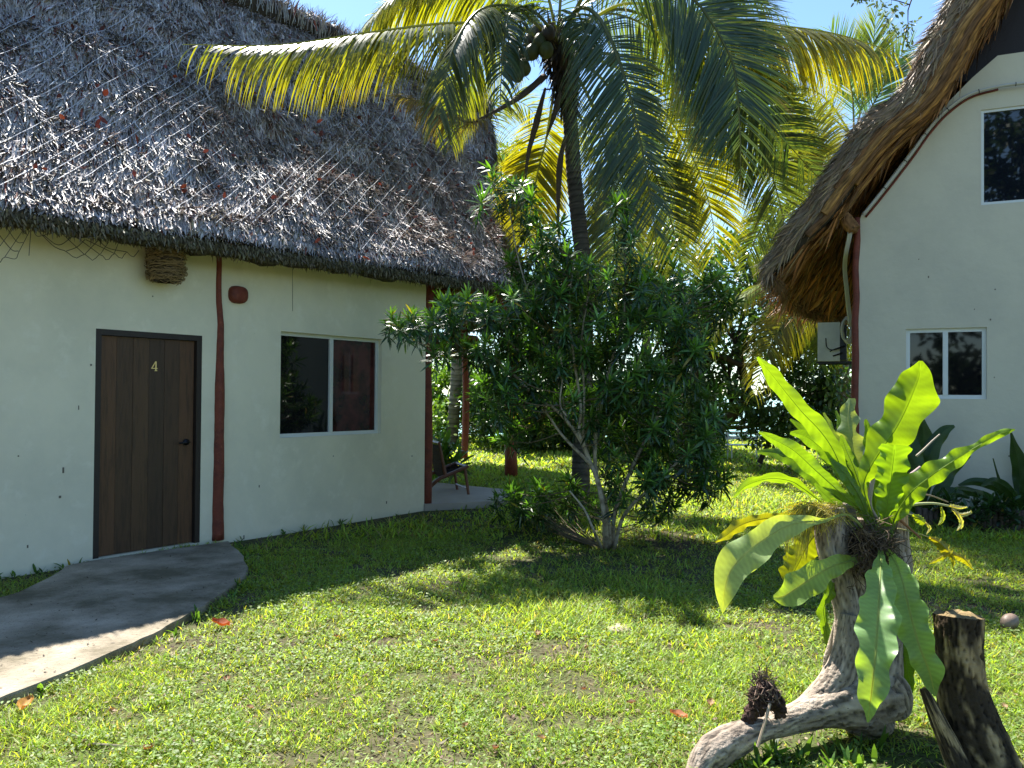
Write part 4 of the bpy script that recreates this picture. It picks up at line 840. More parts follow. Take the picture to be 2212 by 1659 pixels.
blobs = [(1100, 430, 60, 45, 22), (1060, 385, 25, 22, 6), (1180, 500, 60, 70, 30), (1150, 590, 60, 60, 26), (1215, 600, 70, 60, 26), (1100, 660, 90, 45, 34), (1000, 672, 70, 34, 30), (880, 690, 55, 20, 20), (1200, 700, 110, 100, 60),
 (1090, 770, 75, 55, 36), (1100, 850, 85, 60, 40), (1370, 650, 90, 85, 44), (1340, 470, 20, 55, 14), (1360, 560, 40, 60, 16), (1470, 640, 90, 80, 40), (1400, 760, 100, 95, 56), (1260, 820, 110, 90, 50), (1480, 770, 70, 90, 34), (1490, 900, 80, 80, 46),
 (1360, 900, 100, 80, 50), (1140, 905, 60, 40, 20), (1540, 950, 40, 60, 18), (1545, 1030, 35, 45, 16), (1450, 1010, 70, 50, 26), (1350, 1010, 70, 60, 26), (1260, 890, 60, 50, 16), (1150, 1070, 90, 26, 26), (1180, 1105, 80, 22, 14), (1250, 1060, 50, 40, 10), (1420, 1080, 45, 30, 12), (955, 752, 26, 22, 5), (1010, 750, 30, 20, 6), (1090, 960, 20, 26, 4), (1560, 640, 40, 50, 12), (1250, 640, 60, 80, 16)]
ctr = []
for (x, y, rx, ry, n) in blobs:
    n = int(n*(.5 if y < 600 else .72))
    front_ok = not (1120 < x < 1330 and y > 850)
    t = U_(0, 6.283, n); q = np.sqrt(rng.random(n)); px = x+rx*q*np.cos(t); py = y+ry*q*np.sin(t); dd = SDp+(U_(-.6, 1.1, n) if front_ok else U_(.35, 1.4, n))*min(1, rx/60)
    ctr += [P(a, b, c_) for a, b, c_ in zip(px, py, dd)]
ctr = A(ctr); ctr[:, 2] = np.maximum(ctr[:, 2], .12)
mb = MB(); tw = []
for c_ in ctr:
    dd = np.linalg.norm((SP-c_)*A([1, 1, 1.4])+A([0, 0, .25]), axis=1); s = SP[np.argmin(dd)]; tw.append(s)
    mb.tube(spl([s, s*.45+c_*.55-A([0, 0, .06]), c_], 6), [.006, .006, .005, .004, .003, .003], 4, cap=False)
M['twig'] = mat('dull_twig', (.15, .12, .075), .85, .15)
mb.build('twigs', M['twig'], sh)
ax = nrm(ctr-A(tw))*.7+A([0, 0, .8])+rng.normal(0, .25, ctr.shape)
mb = MB(); rosettes(mb, ctr, ax, 26, (.10, .175), (.018, .028), (.04, .10, .025), (.20, .38, .05), el=(75, -35), droop=.3)
low = ctr-nrm(ax)*U_(.08, .16, (len(ctr), 1)); rosettes(mb, low, ax, 12, (.10, .16), (.016, .026), (.022, .055, .016), (.03, .08, .02), el=(30, -50), droop=.4)
mb.build('foliage', M['shrub'], sh)

# ================================================================== DRIFTWOOD, LOG
M['drift'] = mat('weathered_driftwood', rough=.9, spec=.15, attr=True, bump=.5, bscale=70, noise=[(90, (.06, .05, .04), .64, .72, 3)])
M['log'] = mat('rotten_log', rough=.9, spec=.15, attr=True, bump=.6, bscale=60, noise=[(14, (.09, .10, .03), .66, .76, 4)])
M['roots'] = mat('aerial_roots', rough=.85, spec=.2, attr=True)
def z1(x, y, d=3.75): return P(1518.9+.3133*x, 752+.3133*y, d)
def z2(x, y, d=3.75): return P(1518.9+.3133*x, 1139.2+.3133*y, d)
def remesh(o, vox, disp=.012, size=.08, smooth=True, st=None):
    md = o.modifiers.new('remesh', 'REMESH'); md.mode = 'VOXEL'; md.voxel_size = vox; md.use_smooth_shade = smooth
    ms = o.modifiers.new('smooth', 'SMOOTH'); ms.iterations = 6; ms.factor = .6
    tx = bpy.data.textures.new('bark_relief', 'CLOUDS'); tx.noise_scale = size; tx.noise_depth = 4
    dm = o.modifiers.new('relief', 'DISPLACE'); dm.texture = tx; dm.strength = disp; dm.mid_level = .5
    tx2 = bpy.data.textures.new('fine_relief', 'CLOUDS'); tx2.noise_scale = size*.28; tx2.noise_depth = 3
    d2 = o.modifiers.new('fine', 'DISPLACE'); d2.texture = tx2; d2.strength = disp*.5; d2.mid_level = .5
    return o
sm = .3133/1680
dw = empty('driftwood_stump', z2(1100, 1400, 3.66)*A([1, 1, 0]), 'grey weathered driftwood stump with one long root lying on the grass', 'driftwood')
mb = MB()
DB, DD = (.44, .36, .285), (.18, .14, .11)
def chain(pts, dep, r, n=26, b=None):
    dep = np.interp(np.linspace(0, 1, len(pts)), np.linspace(0, 1, len(dep)), dep)
    p = [z2(x, y, d) for (x, y), d in zip(pts, dep)]
    if b is None: grain_tube(mb, p, A(r)*sm*3.7*1.12, DB, DD, seed=rng.uniform(0, 9), amp=.12)
    else: mb.tube(spl(p, n), np.interp(np.linspace(0, 1, n), np.linspace(0, 1, len(r)), A(r)*sm*3.7), 14, rough=.22)
chain([(875, -140), (880, 100), (925, 300), (975, 500), (1010, 700), (1050, 900), (1080, 1100), (1110, 1290), (1120, 1400)], [3.78, 3.76, 3.72, 3.7], [88, 92, 88, 78, 82, 115, 150, 165, 110])
chain([(1000, 600), (985, 850), (930, 1040), (800, 1190), (640, 1290)], [3.7, 3.66, 3.58], [50, 75, 100, 92, 60])
chain([(960, -150), (1000, 60), (1060, 300), (1080, 520), (1090, 760)], [3.86, 3.84, 3.82], [70, 85, 90, 80, 90])
chain([(1345, -110), (1352, 100), (1370, 300), (1310, 600), (1260, 900), (1210, 1150)], [3.86, 3.84, 3.76, 3.7], [55, 62, 62, 78, 100, 140])
chain([(1150, -60), (1170, 300), (1170, 700), (1150, 1100)], [3.92, 3.9, 3.8], [90, 100, 110, 130])
chain([(1300, 1180), (1110, 1200), (900, 1225), (720, 1285), (540, 1345), (350, 1405), (150, 1500), (20, 1600), (-60, 1720)], [3.68, 3.62, 3.5, 3.38, 3.28], [120, 170, 135, 98, 78, 70, 88, 100, 60])
chain([(1200, 1100), (1310, 1200), (1370, 1300)], [3.7, 3.68], [160, 135, 60]); chain([(1100, 1250), (1200, 1330), (1280, 1370)], [3.66, 3.66], [170, 130, 60])
chain([(1130, 1280), (1100, 1380), (1050, 1430)], [3.68, 3.66], [150, 110, 40])
chain([(970, 560), (925, 790), (875, 960), (850, 1060)], [3.86, 3.92, 3.95], [40, 48, 52, 34])
mb.build('stump', M['drift'], dw, True)
mb = MB(); chain([(290, 1345), (370, 1240), (420, 1130), (440, 1065)], [3.42, 3.44], [26, 52, 78, 45], b=1); chain([(440, 1130), (500, 1200), (540, 1290)], [3.43, 3.42], [60, 55, 40], b=1)
M['knob'] = mat('rotten_root_knob', (.09, .055, .045), .95, .1, bump=1., bscale=50, noise=[(30, (.03, .02, .016), .45, .6, 4)])
remesh(mb.build('root_knob', M['knob'], dw, True), .008, .045, .02)
mb = MB(); kc = z2(430, 1120, 3.42)
for k in range(150):
    s = kc+nrm(rng.normal(0, 1, 3))*.045*A([1, 1, 1.3]); e = s+(s-kc)*U_(.1, .5)+rng.normal(0, .02, 3); mb.tube(spl([s, (s+e)/2+rng.normal(0, .012, 3), e], 5), .0022, 3, c=A((.16, .11, .085))*U_(.5, 1.5), cap=False)
mb.tube(spl([z2(460, 1215, 3.36), z2(430, 1330, 3.33), z2(375, 1515, 3.3)], 8), .007, 6, c=(.36, .28, .20)); mb.build('rootlets', M['roots'], dw)
lg = empty('log_stump', G(2120, 1700), 'upright rotten log with dark peeling bark leaning beside the driftwood', 'log')
mb = MB()
def chainl(pts, dep, r, n=30, cap=True):
    dep = np.interp(np.linspace(0, 1, len(pts)), np.linspace(0, 1, len(dep)), dep)
    grain_tube(mb, [z2(x, y, d) for (x, y), d in zip(pts, dep)], A(r)*sm*3.35, (.42, .30, .15), (.022, .016, .012), seed=rng.uniform(0, 9), amp=.07, crack=.10, m=180, n=80, pt=.30, pw=.92)
chainl([(1762, 610), (1768, 900), (1790, 1150), (1865, 1400), (1990, 1700), (2050, 1850)], [3.42, 3.36, 3.22], [158, 150, 158, 180, 190, 195])
chainl([(1520, 1110), (1610, 1310), (1740, 1600), (1820, 1800)], [3.34, 3.2], [28, 52, 70, 80])
mb.build('log', M['log'], lg, True)

# ================================================================== BIRD'S NEST FERN
M['fern'] = mat('fern_frond', rough=.36, spec=.5, attr=True, transl=.52, ttint=(1.75, 1.55, .22))
fern = empty('nest_fern', z1(1220, 1380), "large bird's nest fern with long bright wavy fronds growing on the driftwood", 'fern')
def fern_leaf(parent, pts, hw, f=z1, d0=3.75, base=(.16, .29, .03), wav=.22, wf=30, fold=.22, twist=0., lab=None, jag=.10, nm='frond', matn='fern', sc_=sm, midc=None, trunc=False, asym=0.):
    pts = [tuple(p)+((0,) if len(p) == 2 else ()) for p in pts]
    R = spl([f(x, y, d0+dd) for x, y, dd in pts], 90); T = nrm(np.gradient(R, axis=0)); view = nrm(R-CAM)
    S = nrm(np.cross(T, view)); Nn = nrm(np.cross(S, T)); tw = twist if np.ndim(twist) else [twist, twist]
    tw = np.interp(np.linspace(0, 1, 90), np.linspace(0, 1, len(tw)), tw)[:, None]; S, Nn = S*np.cos(tw)+Nn*np.sin(tw), Nn*np.cos(tw)-S*np.sin(tw)
    t = np.linspace(0, 1, 90); ctl = A([f(x, y, d0+dd) for x, y, dd in pts]); ar = np.concatenate([[0], np.cumsum(np.linalg.norm(np.diff(ctl, axis=0), axis=1))]); ar /= ar[-1]
    H = np.interp(t, ar if len(hw) == len(pts) else np.linspace(0, 1, len(hw)), hw); kern = np.hanning(11); kern /= kern.sum(); Hs = np.convolve(np.pad(H, 5, mode='edge'), kern, 'valid'); Hs[-4:] = H[-4:]
    H = np.clip(Hs, 1, None)*sc_*d0; V = np.linspace(-1, 1, 17); ph = rng.uniform(0, 6.28, 4); v_ = []; c_ = []
    base = A(base); hmax = H.max()
    seg = np.concatenate([[0], np.cumsum(np.linalg.norm(np.diff(R, axis=0), axis=1))])
    for v in V:
        side = 0 if v < 0 else 1; av = abs(v); k = wf*(1+.15*side)
        wob = 1+jag*np.sin(seg/seg[-1]*wf*1.3+ph[side])*av**2+jag*.6*np.sin(seg/seg[-1]*wf*.6+ph[2+side])*av**2
        off = S*(v*H*wob*(1+asym*v))[:, None]*math.cos(fold) + Nn*(av*H*math.sin(fold))[:, None]
        ruf = Nn*(H*wav*av**2.2*(np.sin(seg/seg[-1]*k+ph[side])+.5*np.sin(seg/seg[-1]*k*2.1+ph[2+side])))[:, None]
        v_.append(R+off+ruf)
        vein = .9+.10*np.sin(t*seg[-1]/hmax*18-av*7); mottle = .7+.6*fbm(v_[-1], 14, 3)
        cc = base[None]*(vein*mottle)[:, None]
        if av < .07: cc = A(midc if midc is not None else base*1.25)[None]*np.ones((90, 1))
        elif av > .93: cc = cc*1.15
        c_.append(cc)
    g = np.stack(v_, 1); cg = np.stack(c_, 1); mb = MB(); grid_add(mb, g, cg)
    mb.tube(R[:86]-Nn[:86]*.001, np.interp(np.linspace(0, 1, 86), [0, .4, 1], [.005, .0024, .0008])*(d0/3.75 if d0 < 5 else 1.5), 6, c=(base*A([1.3, 1.1, 1.2])) if midc is None else midc, cap=False)
    o = mb.build(nm, M[matn], parent, True)
    if lab: o['label'] = lab
    return o
FB = (.17, .30, .03); FD = (.10, .20, .035); FP = (.20, .30, .09)
fern_leaf(fern, [(1215, 1340), (1130, 1150, .02), (1040, 1010, .04), (975, 880, .05), (895, 700, .05), (805, 570, .04), (690, 450, .02), (590, 330, 0), (480, 190, -.04), (375, 62, -.10)], [8, 14, 22, 36, 62, 70, 68, 62, 54, 8], base=FB, wav=.22)
fern_leaf(fern, [(1205, 1320, .03), (1120, 1150, .08), (1040, 990, .12), (950, 830, .16), (850, 710, .2), (740, 610, .22), (600, 490, .25)], [8, 22, 45, 60, 62, 50, 8], base=FD, twist=.4)
fern_leaf(fern, [(1200, 1330, -.02), (1090, 1130, -.03), (960, 1010, -.04), (860, 920, -.04), (750, 820, -.05), (630, 710, -.08), (510, 640, -.1), (385, 578, -.13)], [8, 16, 32, 50, 58, 54, 40, 8], base=(.15, .28, .03), wav=.24)
fern_leaf(fern, [(1195, 1340, .05), (1060, 1200, .1), (940, 1060, .16), (820, 940, .2), (720, 850, .22), (620, 770, .25), (500, 725, .25), (372, 712, .25)], [8, 18, 34, 46, 56, 56, 44, 8], base=FD, twist=-.3)
fern_leaf(fern, [(1190, 1350, .0), (1000, 1190, .0), (820, 1065, .02), (700, 975, .02), (600, 915, 0), (450, 900, -.05), (300, 945, -.1), (208, 1032, -.14)], [6, 8, 10, 24, 40, 42, 36, 6], base=(.16, .28, .03), twist=.7)
fern_leaf(fern, [(1215, 1330, .08), (1130, 1060, .12), (1062, 830, .16), (1030, 660, .18), (1000, 500, .2), (1012, 345, .22)], [8, 26, 55, 75, 72, 26], base=(.26, .34, .20), twist=.35, wav=.2, jag=.3, lab='pale silvery frond with torn tip')
fern_leaf(fern, [(1210, 1320, .1), (1140, 1080, .16), (1080, 900, .2), (1010, 720, .25), (950, 560, .28), (915, 430, .3)], [8, 24, 48, 52, 40, 8], base=(.14, .25, .06), twist=.7)
fern_leaf(fern, [(1205, 1320, .12), (1110, 1090, .2), (1010, 880, .28), (930, 690, .32), (880, 560, .34), (830, 445, .36)], [8, 24, 46, 48, 38, 8], base=(.20, .30, .12), twist=.8)
fern_leaf(fern, [(1235, 1400, -.01), (1180, 1200, .0), (1115, 1010, .01), (1112, 920, .02), (1150, 830, .0), (1230, 700, -.03), (1320, 570, -.06), (1390, 440, -.08), (1450, 300, -.12), (1490, 190, -.14), (1500, 88, -.17)], [8, 10, 14, 34, 74, 112, 130, 140, 150, 95, 10], base=(.18, .31, .025), wav=.2, wf=26, jag=.13)
fern_leaf(fern, [(1245, 1420, -.04), (1247, 1250, -.05), (1260, 1120, -.07), (1285, 990, -.09), (1302, 850, -.12), (1316, 740, -.14), (1320, 668, -.16)], [8, 12, 56, 86, 98, 102, 90], base=(.16, .30, .03), wav=.22, wf=36, jag=.13, lab='broad frond with a torn square top')
fern_leaf(fern, [(1265, 1420, -.02), (1295, 1260, -.03), (1345, 1120, -.05), (1440, 990, -.08), (1560, 890, -.11), (1690, 800, -.14), (1810, 725, -.17), (1900, 670, -.19), (1980, 625, -.2), (2060, 585, -.22), (2150, 562, -.24)], [8, 22, 62, 82, 76, 62, 42, 16, 34, 30, 3], base=(.17, .30, .03), wav=.3, wf=34, jag=.16, asym=.12)
fern_leaf(fern, [(1210, 1360, -.02), (1150, 1200, -.03), (1090, 1050, -.05), (1040, 960, -.06), (970, 860, -.06), (880, 760, -.03)], [8, 20, 36, 42, 40, 10], base=FD, twist=-.5)
fern_leaf(fern, [(1200, 1330, .02), (1090, 1090, .05), (985, 900, .08), (890, 760, .1), (780, 660, .12), (690, 600, .13), (600, 585, .13)], [8, 20, 42, 56, 56, 44, 8], base=(.13, .25, .03), twist=.2)
fern_leaf(fern, [(1210, 1330, .05), (1140, 1120, .09), (1085, 960, .12), (1040, 830, .14), (985, 700, .15), (950, 600, .15)], [8, 20, 40, 48, 42, 8], base=(.13, .24, .04), twist=-.4)
fern_leaf(fern, [(1220, 1340, .04), (1180, 1100, .08), (1170, 900, .1), (1185, 760, .1), (1150, 640, .12), (1120, 490, .13)], [8, 24, 48, 60, 56, 8], base=(.16, .29, .03), twist=.5)
fern_leaf(fern, [(1185, 1350, .03), (1040, 1180, .06), (930, 1090, .09), (830, 1000, .1), (770, 930, .1)], [8, 18, 34, 36, 8], base=FD, twist=.3)
fern_leaf(fern, [(1255, 1400, .05), (1330, 1200, .1), (1420, 1060, .14), (1500, 960, .17), (1560, 920, .18)], [8, 24, 44, 40, 8], base=FD, twist=.4)
# drooping fronds; the big left one has sunlight paled into its base colour
fern_leaf(fern, [(1150, 1300, -.04), (1000, 1150, -.07), (830, 1190, -.12), (700, 1195, -.16), (560, 1235, -.2), (420, 1320, -.26), (290, 1420, -.32), (195, 1530, -.36), (150, 1660, -.38), (135, 1822, -.37)], [7, 8, 12, 44, 78, 98, 116, 104, 66, 6], base=(.34, .46, .20), wav=.26, wf=20, fold=-.15, jag=.09, midc=(.40, .48, .2), lab='huge drooping frond on the left, coloured pale as if sunlit')
fern_leaf(fern, [(700, 1170, .06), (560, 1165, .05), (370, 1185, .03), (250, 1225, .02), (160, 1290, .0), (85, 1338, -.02)], [8, 28, 38, 42, 36, 4], base=(.24, .26, .03), twist=.3)
fern_leaf(fern, [(1160, 1400, -.04), (1020, 1466, -.08), (900, 1500, -.12), (760, 1580, -.17), (640, 1660, -.2), (560, 1710, -.22), (485, 1720, -.22)], [8, 36, 70, 92, 98, 78, 14], base=(.24, .38, .12), wav=.24, wf=20, fold=-.2, midc=(.34, .42, .14))
fern_leaf(fern, [(840, 1190, .05), (790, 1260, .06), (720, 1360, .08), (660, 1480, .1), (600, 1590, .12), (590, 1620, .12)], [20, 46, 90, 112, 84, 8], base=(.22, .27, .02), wav=.1, fold=.2)
fern_leaf(fern, [(1150, 1420, .02), (1000, 1500, .0), (920, 1590, -.02), (870, 1700, -.04), (830, 1800, -.05), (845, 1930, -.06), (850, 2050, -.06)], [8, 26, 50, 44, 42, 36, 4], base=(.15, .27, .03), twist=[0, .3, .9, .2], wav=.2)
fern_leaf(fern, [(1225, 1380, -.08), (1225, 1476, -.24), (1218, 1620, -.38), (1208, 1840, -.50), (1195, 2020, -.57), (1180, 2200, -.61), (1160, 2380, -.62), (1135, 2580, -.60)], [10, 32, 86, 110, 112, 98, 72, 5], base=(.25, .42, .16), wav=.22, wf=34, fold=-.22, jag=.12, midc=(.34, .42, .14), lab='longest hanging frond at the front')
fern_leaf(fern, [(1260, 1380, -.08), (1330, 1480, -.22), (1378, 1620, -.34), (1428, 1830, -.44), (1490, 2050, -.50), (1560, 2230, -.52), (1600, 2400, -.52)], [10, 38, 82, 92, 90, 76, 6], base=(.25, .42, .14), wav=.22, wf=32, fold=-.25, jag=.12, midc=(.34, .42, .14))
fern_leaf(fern, [(1250, 1700, -.02), (1340, 1980, -.04), (1400, 2180, -.06), (1440, 2380, -.06)], [16, 44, 60, 8], base=(.12, .24, .03))
# root mass and moss in the fork
mb = MB(); rc_ = z1(1150, 1340, 3.72)
solid_of_rev(mb, rc_+A([.02, .06, -.02]), [0, 0, 1], [(-.17, .02), (-.12, .07), (0, .10), (.06, .08), (.09, .02)], 12); mb.c[-1][:] = (.02, .015, .01)
for k in range(520):
    s = rc_+rng.normal(0, 1, 3)*A([.045, .035, .06])+A([0, -.04, -.02]); e = s+rng.normal(0, 1, 3)*A([.035, .03, .045])-A([0, 0, .03])
    mb.tube(spl([s, (s+e)/2+rng.normal(0, .03, 3), e], 6), .0018, 3, c=A((.12, .085, .055))*U_(.3, 1.5), cap=False)
for k in range(60):
    x = U_(1180, 1290); mb.tube(spl([z1(x+rng.normal(0, 12), 1230, 3.7), z1(x, 1330, 3.68), z1(1235+rng.normal(0, 20), 1450, 3.69)], 6), .004, 4, c=A((.10, .15, .03))*U_(.5, 1.3), cap=False)
mb.build('root_ball', M['roots'], fern)
mb = MB()
for k in range(700):
    s = z1(U_(660, 960), U_(1080, 1190), 3.72+U_(-.05, .1)); a_d = rng.normal(0, 1, 3)*A([.06, .04, .03])+A([-.02, 0, -.03])
    mb.tube(spl([s, s+a_d*.5+A([0, 0, U_(.0, .03)]), s+a_d], 5), .0012, 3, c=A((.38, .36, .12))*U_(.4, 1.4), cap=False)
for k in range(60):
    s = z1(U_(700, 860), U_(1090, 1180), 3.7); mb.tube(spl([s, s+A([-.04, -.01, .02]), s+A([-.09, -.03, -.05]), s+A([-.11, -.03, U_(-.22, -.1)])], 8), .0012, 3, c=A((.34, .34, .10))*U_(.5, 1.3), cap=False)
mo = empty('moss_tuft', z1(800, 1130, 3.72), 'tuft of thin yellowish grassy moss on the left rim of the driftwood', 'moss'); mb.build('moss', M['grass'], mo)
# epiphyte with curled pale fronds on the right
epi = empty('curled_epiphyte', z1(1390, 1100, 3.85), 'straggly plant with pale stalks and curled young fronds right of the fern', 'plant')
ST = [([(1380, 1095), (1480, 1075), (1600, 1072), (1700, 1090), (1760, 1100), (1820, 1097)], .008, (.42, .44, .22)), ([(1480, 1000), (1580, 1020), (1690, 1062)], .005, (.3, .24, .16)), ([(1390, 900), (1440, 870), (1500, 820)], .013, (.36, .28, .28)), ([(1470, 745), (1520, 700), (1580, 640), (1632, 594)], .0055, (.42, .36, .30)),
      ([(1350, 1130), (1440, 1150), (1500, 1160)], .004, (.4, .42, .15)), ([(1340, 1245), (1440, 1265), (1560, 1305)], .0045, (.30, .28, .12)), ([(1340, 1170), (1420, 1240), (1500, 1310)], .008, (.28, .14, .07)), ([(1180, 860), (1160, 950), (1150, 1080), (1200, 1180)], .013, (.42, .34, .32)), ([(1410, 1120), (1410, 1250), (1400, 1400)], .003, (.3, .25, .15)),
      ([(1440, 1768), (1520, 1772), (1570, 1850), (1575, 1900)], .0018, (.4, .38, .25)), ([(1450, 1530), (1530, 1560), (1570, 1640)], .0018, (.4, .38, .25))]
for pl, r, c in ST:
    mb = MB(); mb.tube(spl([z1(x, y, 3.78) for x, y in pl], 22), np.linspace(r, r*.6, 22), 6, c=c); mb.build('stalk', M['roots'], epi, True)
CL = [([(1700, 1085), (1760, 1100), (1822, 1095)], [14, 20, 3], (.42, .46, .26), 0), ([(1715, 1105), (1770, 1145), (1835, 1135), (1845, 1118)], [10, 18, 14, 3], (.42, .46, .26), .4), ([(1740, 1130), (1778, 1190), (1775, 1230), (1748, 1258)], [6, 17, 15, 3], (.45, .50, .25), 0), ([(1640, 1095), (1655, 1150), (1645, 1190), (1620, 1222)], [6, 16, 15, 3], (.32, .42, .08), 0),
      ([(1445, 1150), (1490, 1175), (1530, 1210)], [8, 34, 26], (.24, .34, .03), .3), ([(1530, 1200), (1562, 1240), (1540, 1283)], [4, 12, 3], (.45, .50, .25), 0), ([(1560, 1305), (1620, 1335), (1680, 1390), (1720, 1430)], [10, 34, 44, 30], (.28, .28, .03), .2), ([(1700, 1410), (1620, 1450), (1556, 1488)], [22, 28, 4], (.26, .29, .03), .2),
      ([(1720, 1420), (1800, 1455), (1862, 1528)], [26, 34, 4], (.27, .28, .03), .2), ([(1705, 1420), (1725, 1470), (1724, 1512)], [20, 18, 3], (.26, .29, .03), 0), ([(1480, 1000), (1500, 960), (1515, 915)], [4, 12, 3], (.35, .38, .22), 0), ([(1395, 2420), (1430, 2440), (1420, 2395)], [5, 9, 3], (.4, .45, .2), 0)]
for pl, hw, c, tw in CL: fern_leaf(epi, [(x, y, .02) for x, y in pl], hw, base=c, twist=tw, wav=.1, fold=.5, nm='curled_leaf')
# small leaf on the knob
fern_leaf(dw, [(430, 2290, -.3), (440, 2240, -.3), (425, 2200, -.3)], [10, 34, 6], base=(.22, .28, .12), nm='leaf')

# ================================================================== PLANTS BY THE RIGHT HOUSE, PLANTER, PORCH PLANT
def D_(x, y, d): return P(x, y, d)
pd = sm/.3133
wp = empty('strap_leaf_plant', G(1992, 1122), 'dark broad-leaved plant against the cream wall directly behind the fern', 'plant')
for pts, hw in [([(1992, 1115, 0), (1985, 1050, -.1), (1975, 990, -.1), (1965, 925, 0)], [3, 16, 22, 4]), ([(1992, 1115, 0), (2000, 1040, .1), (2010, 980, .1), (2035, 935, .1), (2062, 920, .1)], [3, 12, 18, 13, 3]), ([(1992, 1115, 0), (1960, 1060, .1), (1930, 1020, .2), (1900, 1010, .2)], [3, 14, 18, 3]), ([(1995, 1115, 0), (2030, 1060, -.1), (2060, 1010, -.1), (2095, 985, -.2)], [3, 12, 14, 3]),
                ([(1992, 1115, 0), (1985, 1030, .2), (1995, 950, .2), (1990, 900, .2)], [3, 12, 20, 4]), ([(1990, 1115, 0), (2020, 1080, -.2), (2060, 1065, -.3), (2095, 1075, -.3)], [3, 11, 12, 3]), ([(1990, 1115, 0), (1960, 1090, -.2), (1920, 1080, -.3), (1890, 1095, -.3)], [3, 11, 12, 3])]:
    fern_leaf(wp, pts, hw, f=D_, d0=9.6, base=(.045, .095, .03), sc_=1/1680, wav=.15, wf=16, nm='leaf')
wp2 = empty('strap_leaf_plant', G(2200, 1128), 'dark plant with tall pointed strap leaves at the right edge of the wall', 'plant')
for pts, hw in [([(2200, 1125, 0), (2205, 1060, .1), (2200, 1000, .1), (2184, 935, .1)], [3, 14, 16, 2]), ([(2200, 1125, 0), (2180, 1080, 0), (2160, 1040, 0), (2145, 990, 0)], [2, 3, 3, 1]), ([(2205, 1125, 0), (2240, 1050, .1), (2270, 980, .1)], [3, 16, 3]), ([(2200, 1125, 0), (2150, 1085, -.1), (2090, 1060, -.2), (2040, 1058, -.3)], [3, 10, 9, 2]),
                ([(2200, 1125, 0), (2160, 1060, -.1), (2110, 1040, -.1), (2070, 1048, -.1)], [3, 10, 10, 2]), ([(2205, 1125, 0), (2190, 1070, -.2), (2150, 1040, -.3), (2120, 1050, -.4)], [3, 10, 9, 2]), ([(2210, 1125, 0), (2215, 1050, -.1), (2235, 1000, -.2)], [3, 12, 3])]:
    fern_leaf(wp2, pts, hw, f=D_, d0=9.6, base=(.04, .085, .03), sc_=1/1680, wav=.15, wf=16, nm='leaf')
lp = empty('leafy_groundcover_plant', G(2080, 1128), 'low dark leafy plant behind the stake edging', 'plant'); mb = MB()
cx = A([P(U_(2020, 2200), U_(1075, 1120), 9.2+U_(-.1, .3)) for _ in range(60)]); rosettes(mb, cx, A([0, 0, 1.])+rng.normal(0, .3, (60, 3)), 14, (.08, .16), (.03, .05), (.03, .07, .02), (.05, .11, .03)); mb.build('foliage', M['shrub'], lp)
pe = empty('stake_edging', G(2100, 1148), 'low planter edging of short upright round wooden stakes', 'edging')
M['stake'] = mat('old_stake', (.10, .075, .055), .9, .15, bump=.8, bscale=30, noise=[(8, (.05, .04, .03), .45, .65, 4)])
for k, x in enumerate(np.arange(1985, 2290, 12.5)):
    b0 = G(x, 1149+.012*(x-2100)); h = .27+U_(-.03, .03); mb = MB(); mb.tube([b0-A([0, 0, .1]), b0+A([0, 0, h*.5]), b0+A([rng.normal(0, .005), 0, h])], [.037, .036, .034], 8, rough=.1); mb.build('stake', M['stake'], pe, True)
pt = empty('porch_plant', G(968, 1022), 'bright broad-leaved plant growing behind the lounge chair', 'plant'); mb = MB()
cx = A([P(968+rng.normal(0, 16), 988+rng.normal(0, 16), 13.6+rng.normal(0, .1)) for _ in range(16)]); rosettes(mb, cx, A([0, 0, 1.])+rng.normal(0, .4, (16, 3)), 9, (.22, .38), (.05, .09), (.07, .14, .03), (.12, .22, .04)); mb.tube([G(968, 1022), P(968, 990, 13.6)], .03, 6, c=(.05, .08, .02)); mb.build('foliage', M['shrub'], pt)
ben = empty('white_bench', G(1608, 993), 'small white garden bench by the lake seen between shrub and fern', 'bench'); b0 = G(1608, 993)
M['white'] = mat('white_paint', (.75, .77, .8), .5, .4)
def Bf(x, y, z): return b0+A([x, y, z])
mb = MB()
for k in range(4): mb.box((-.42, -.2+k*.1, .36), (.42, -.12+k*.1, .385), Bf)
mb.build('seat', M['white'], ben)
mb = MB()
for k in range(2): mb.box((-.42, .22, .5+k*.12), (.42, .245, .58+k*.12), Bf)
mb.build('backrest', M['white'], ben)
for sx in (-.38, .36):
    for (y0, zt) in ((-.18, .358), (.19, .7)):
        mb = MB(); mb.box((sx, y0, 0), (sx+.03, y0+.028, zt), Bf); mb.build('leg', M['white'], ben)

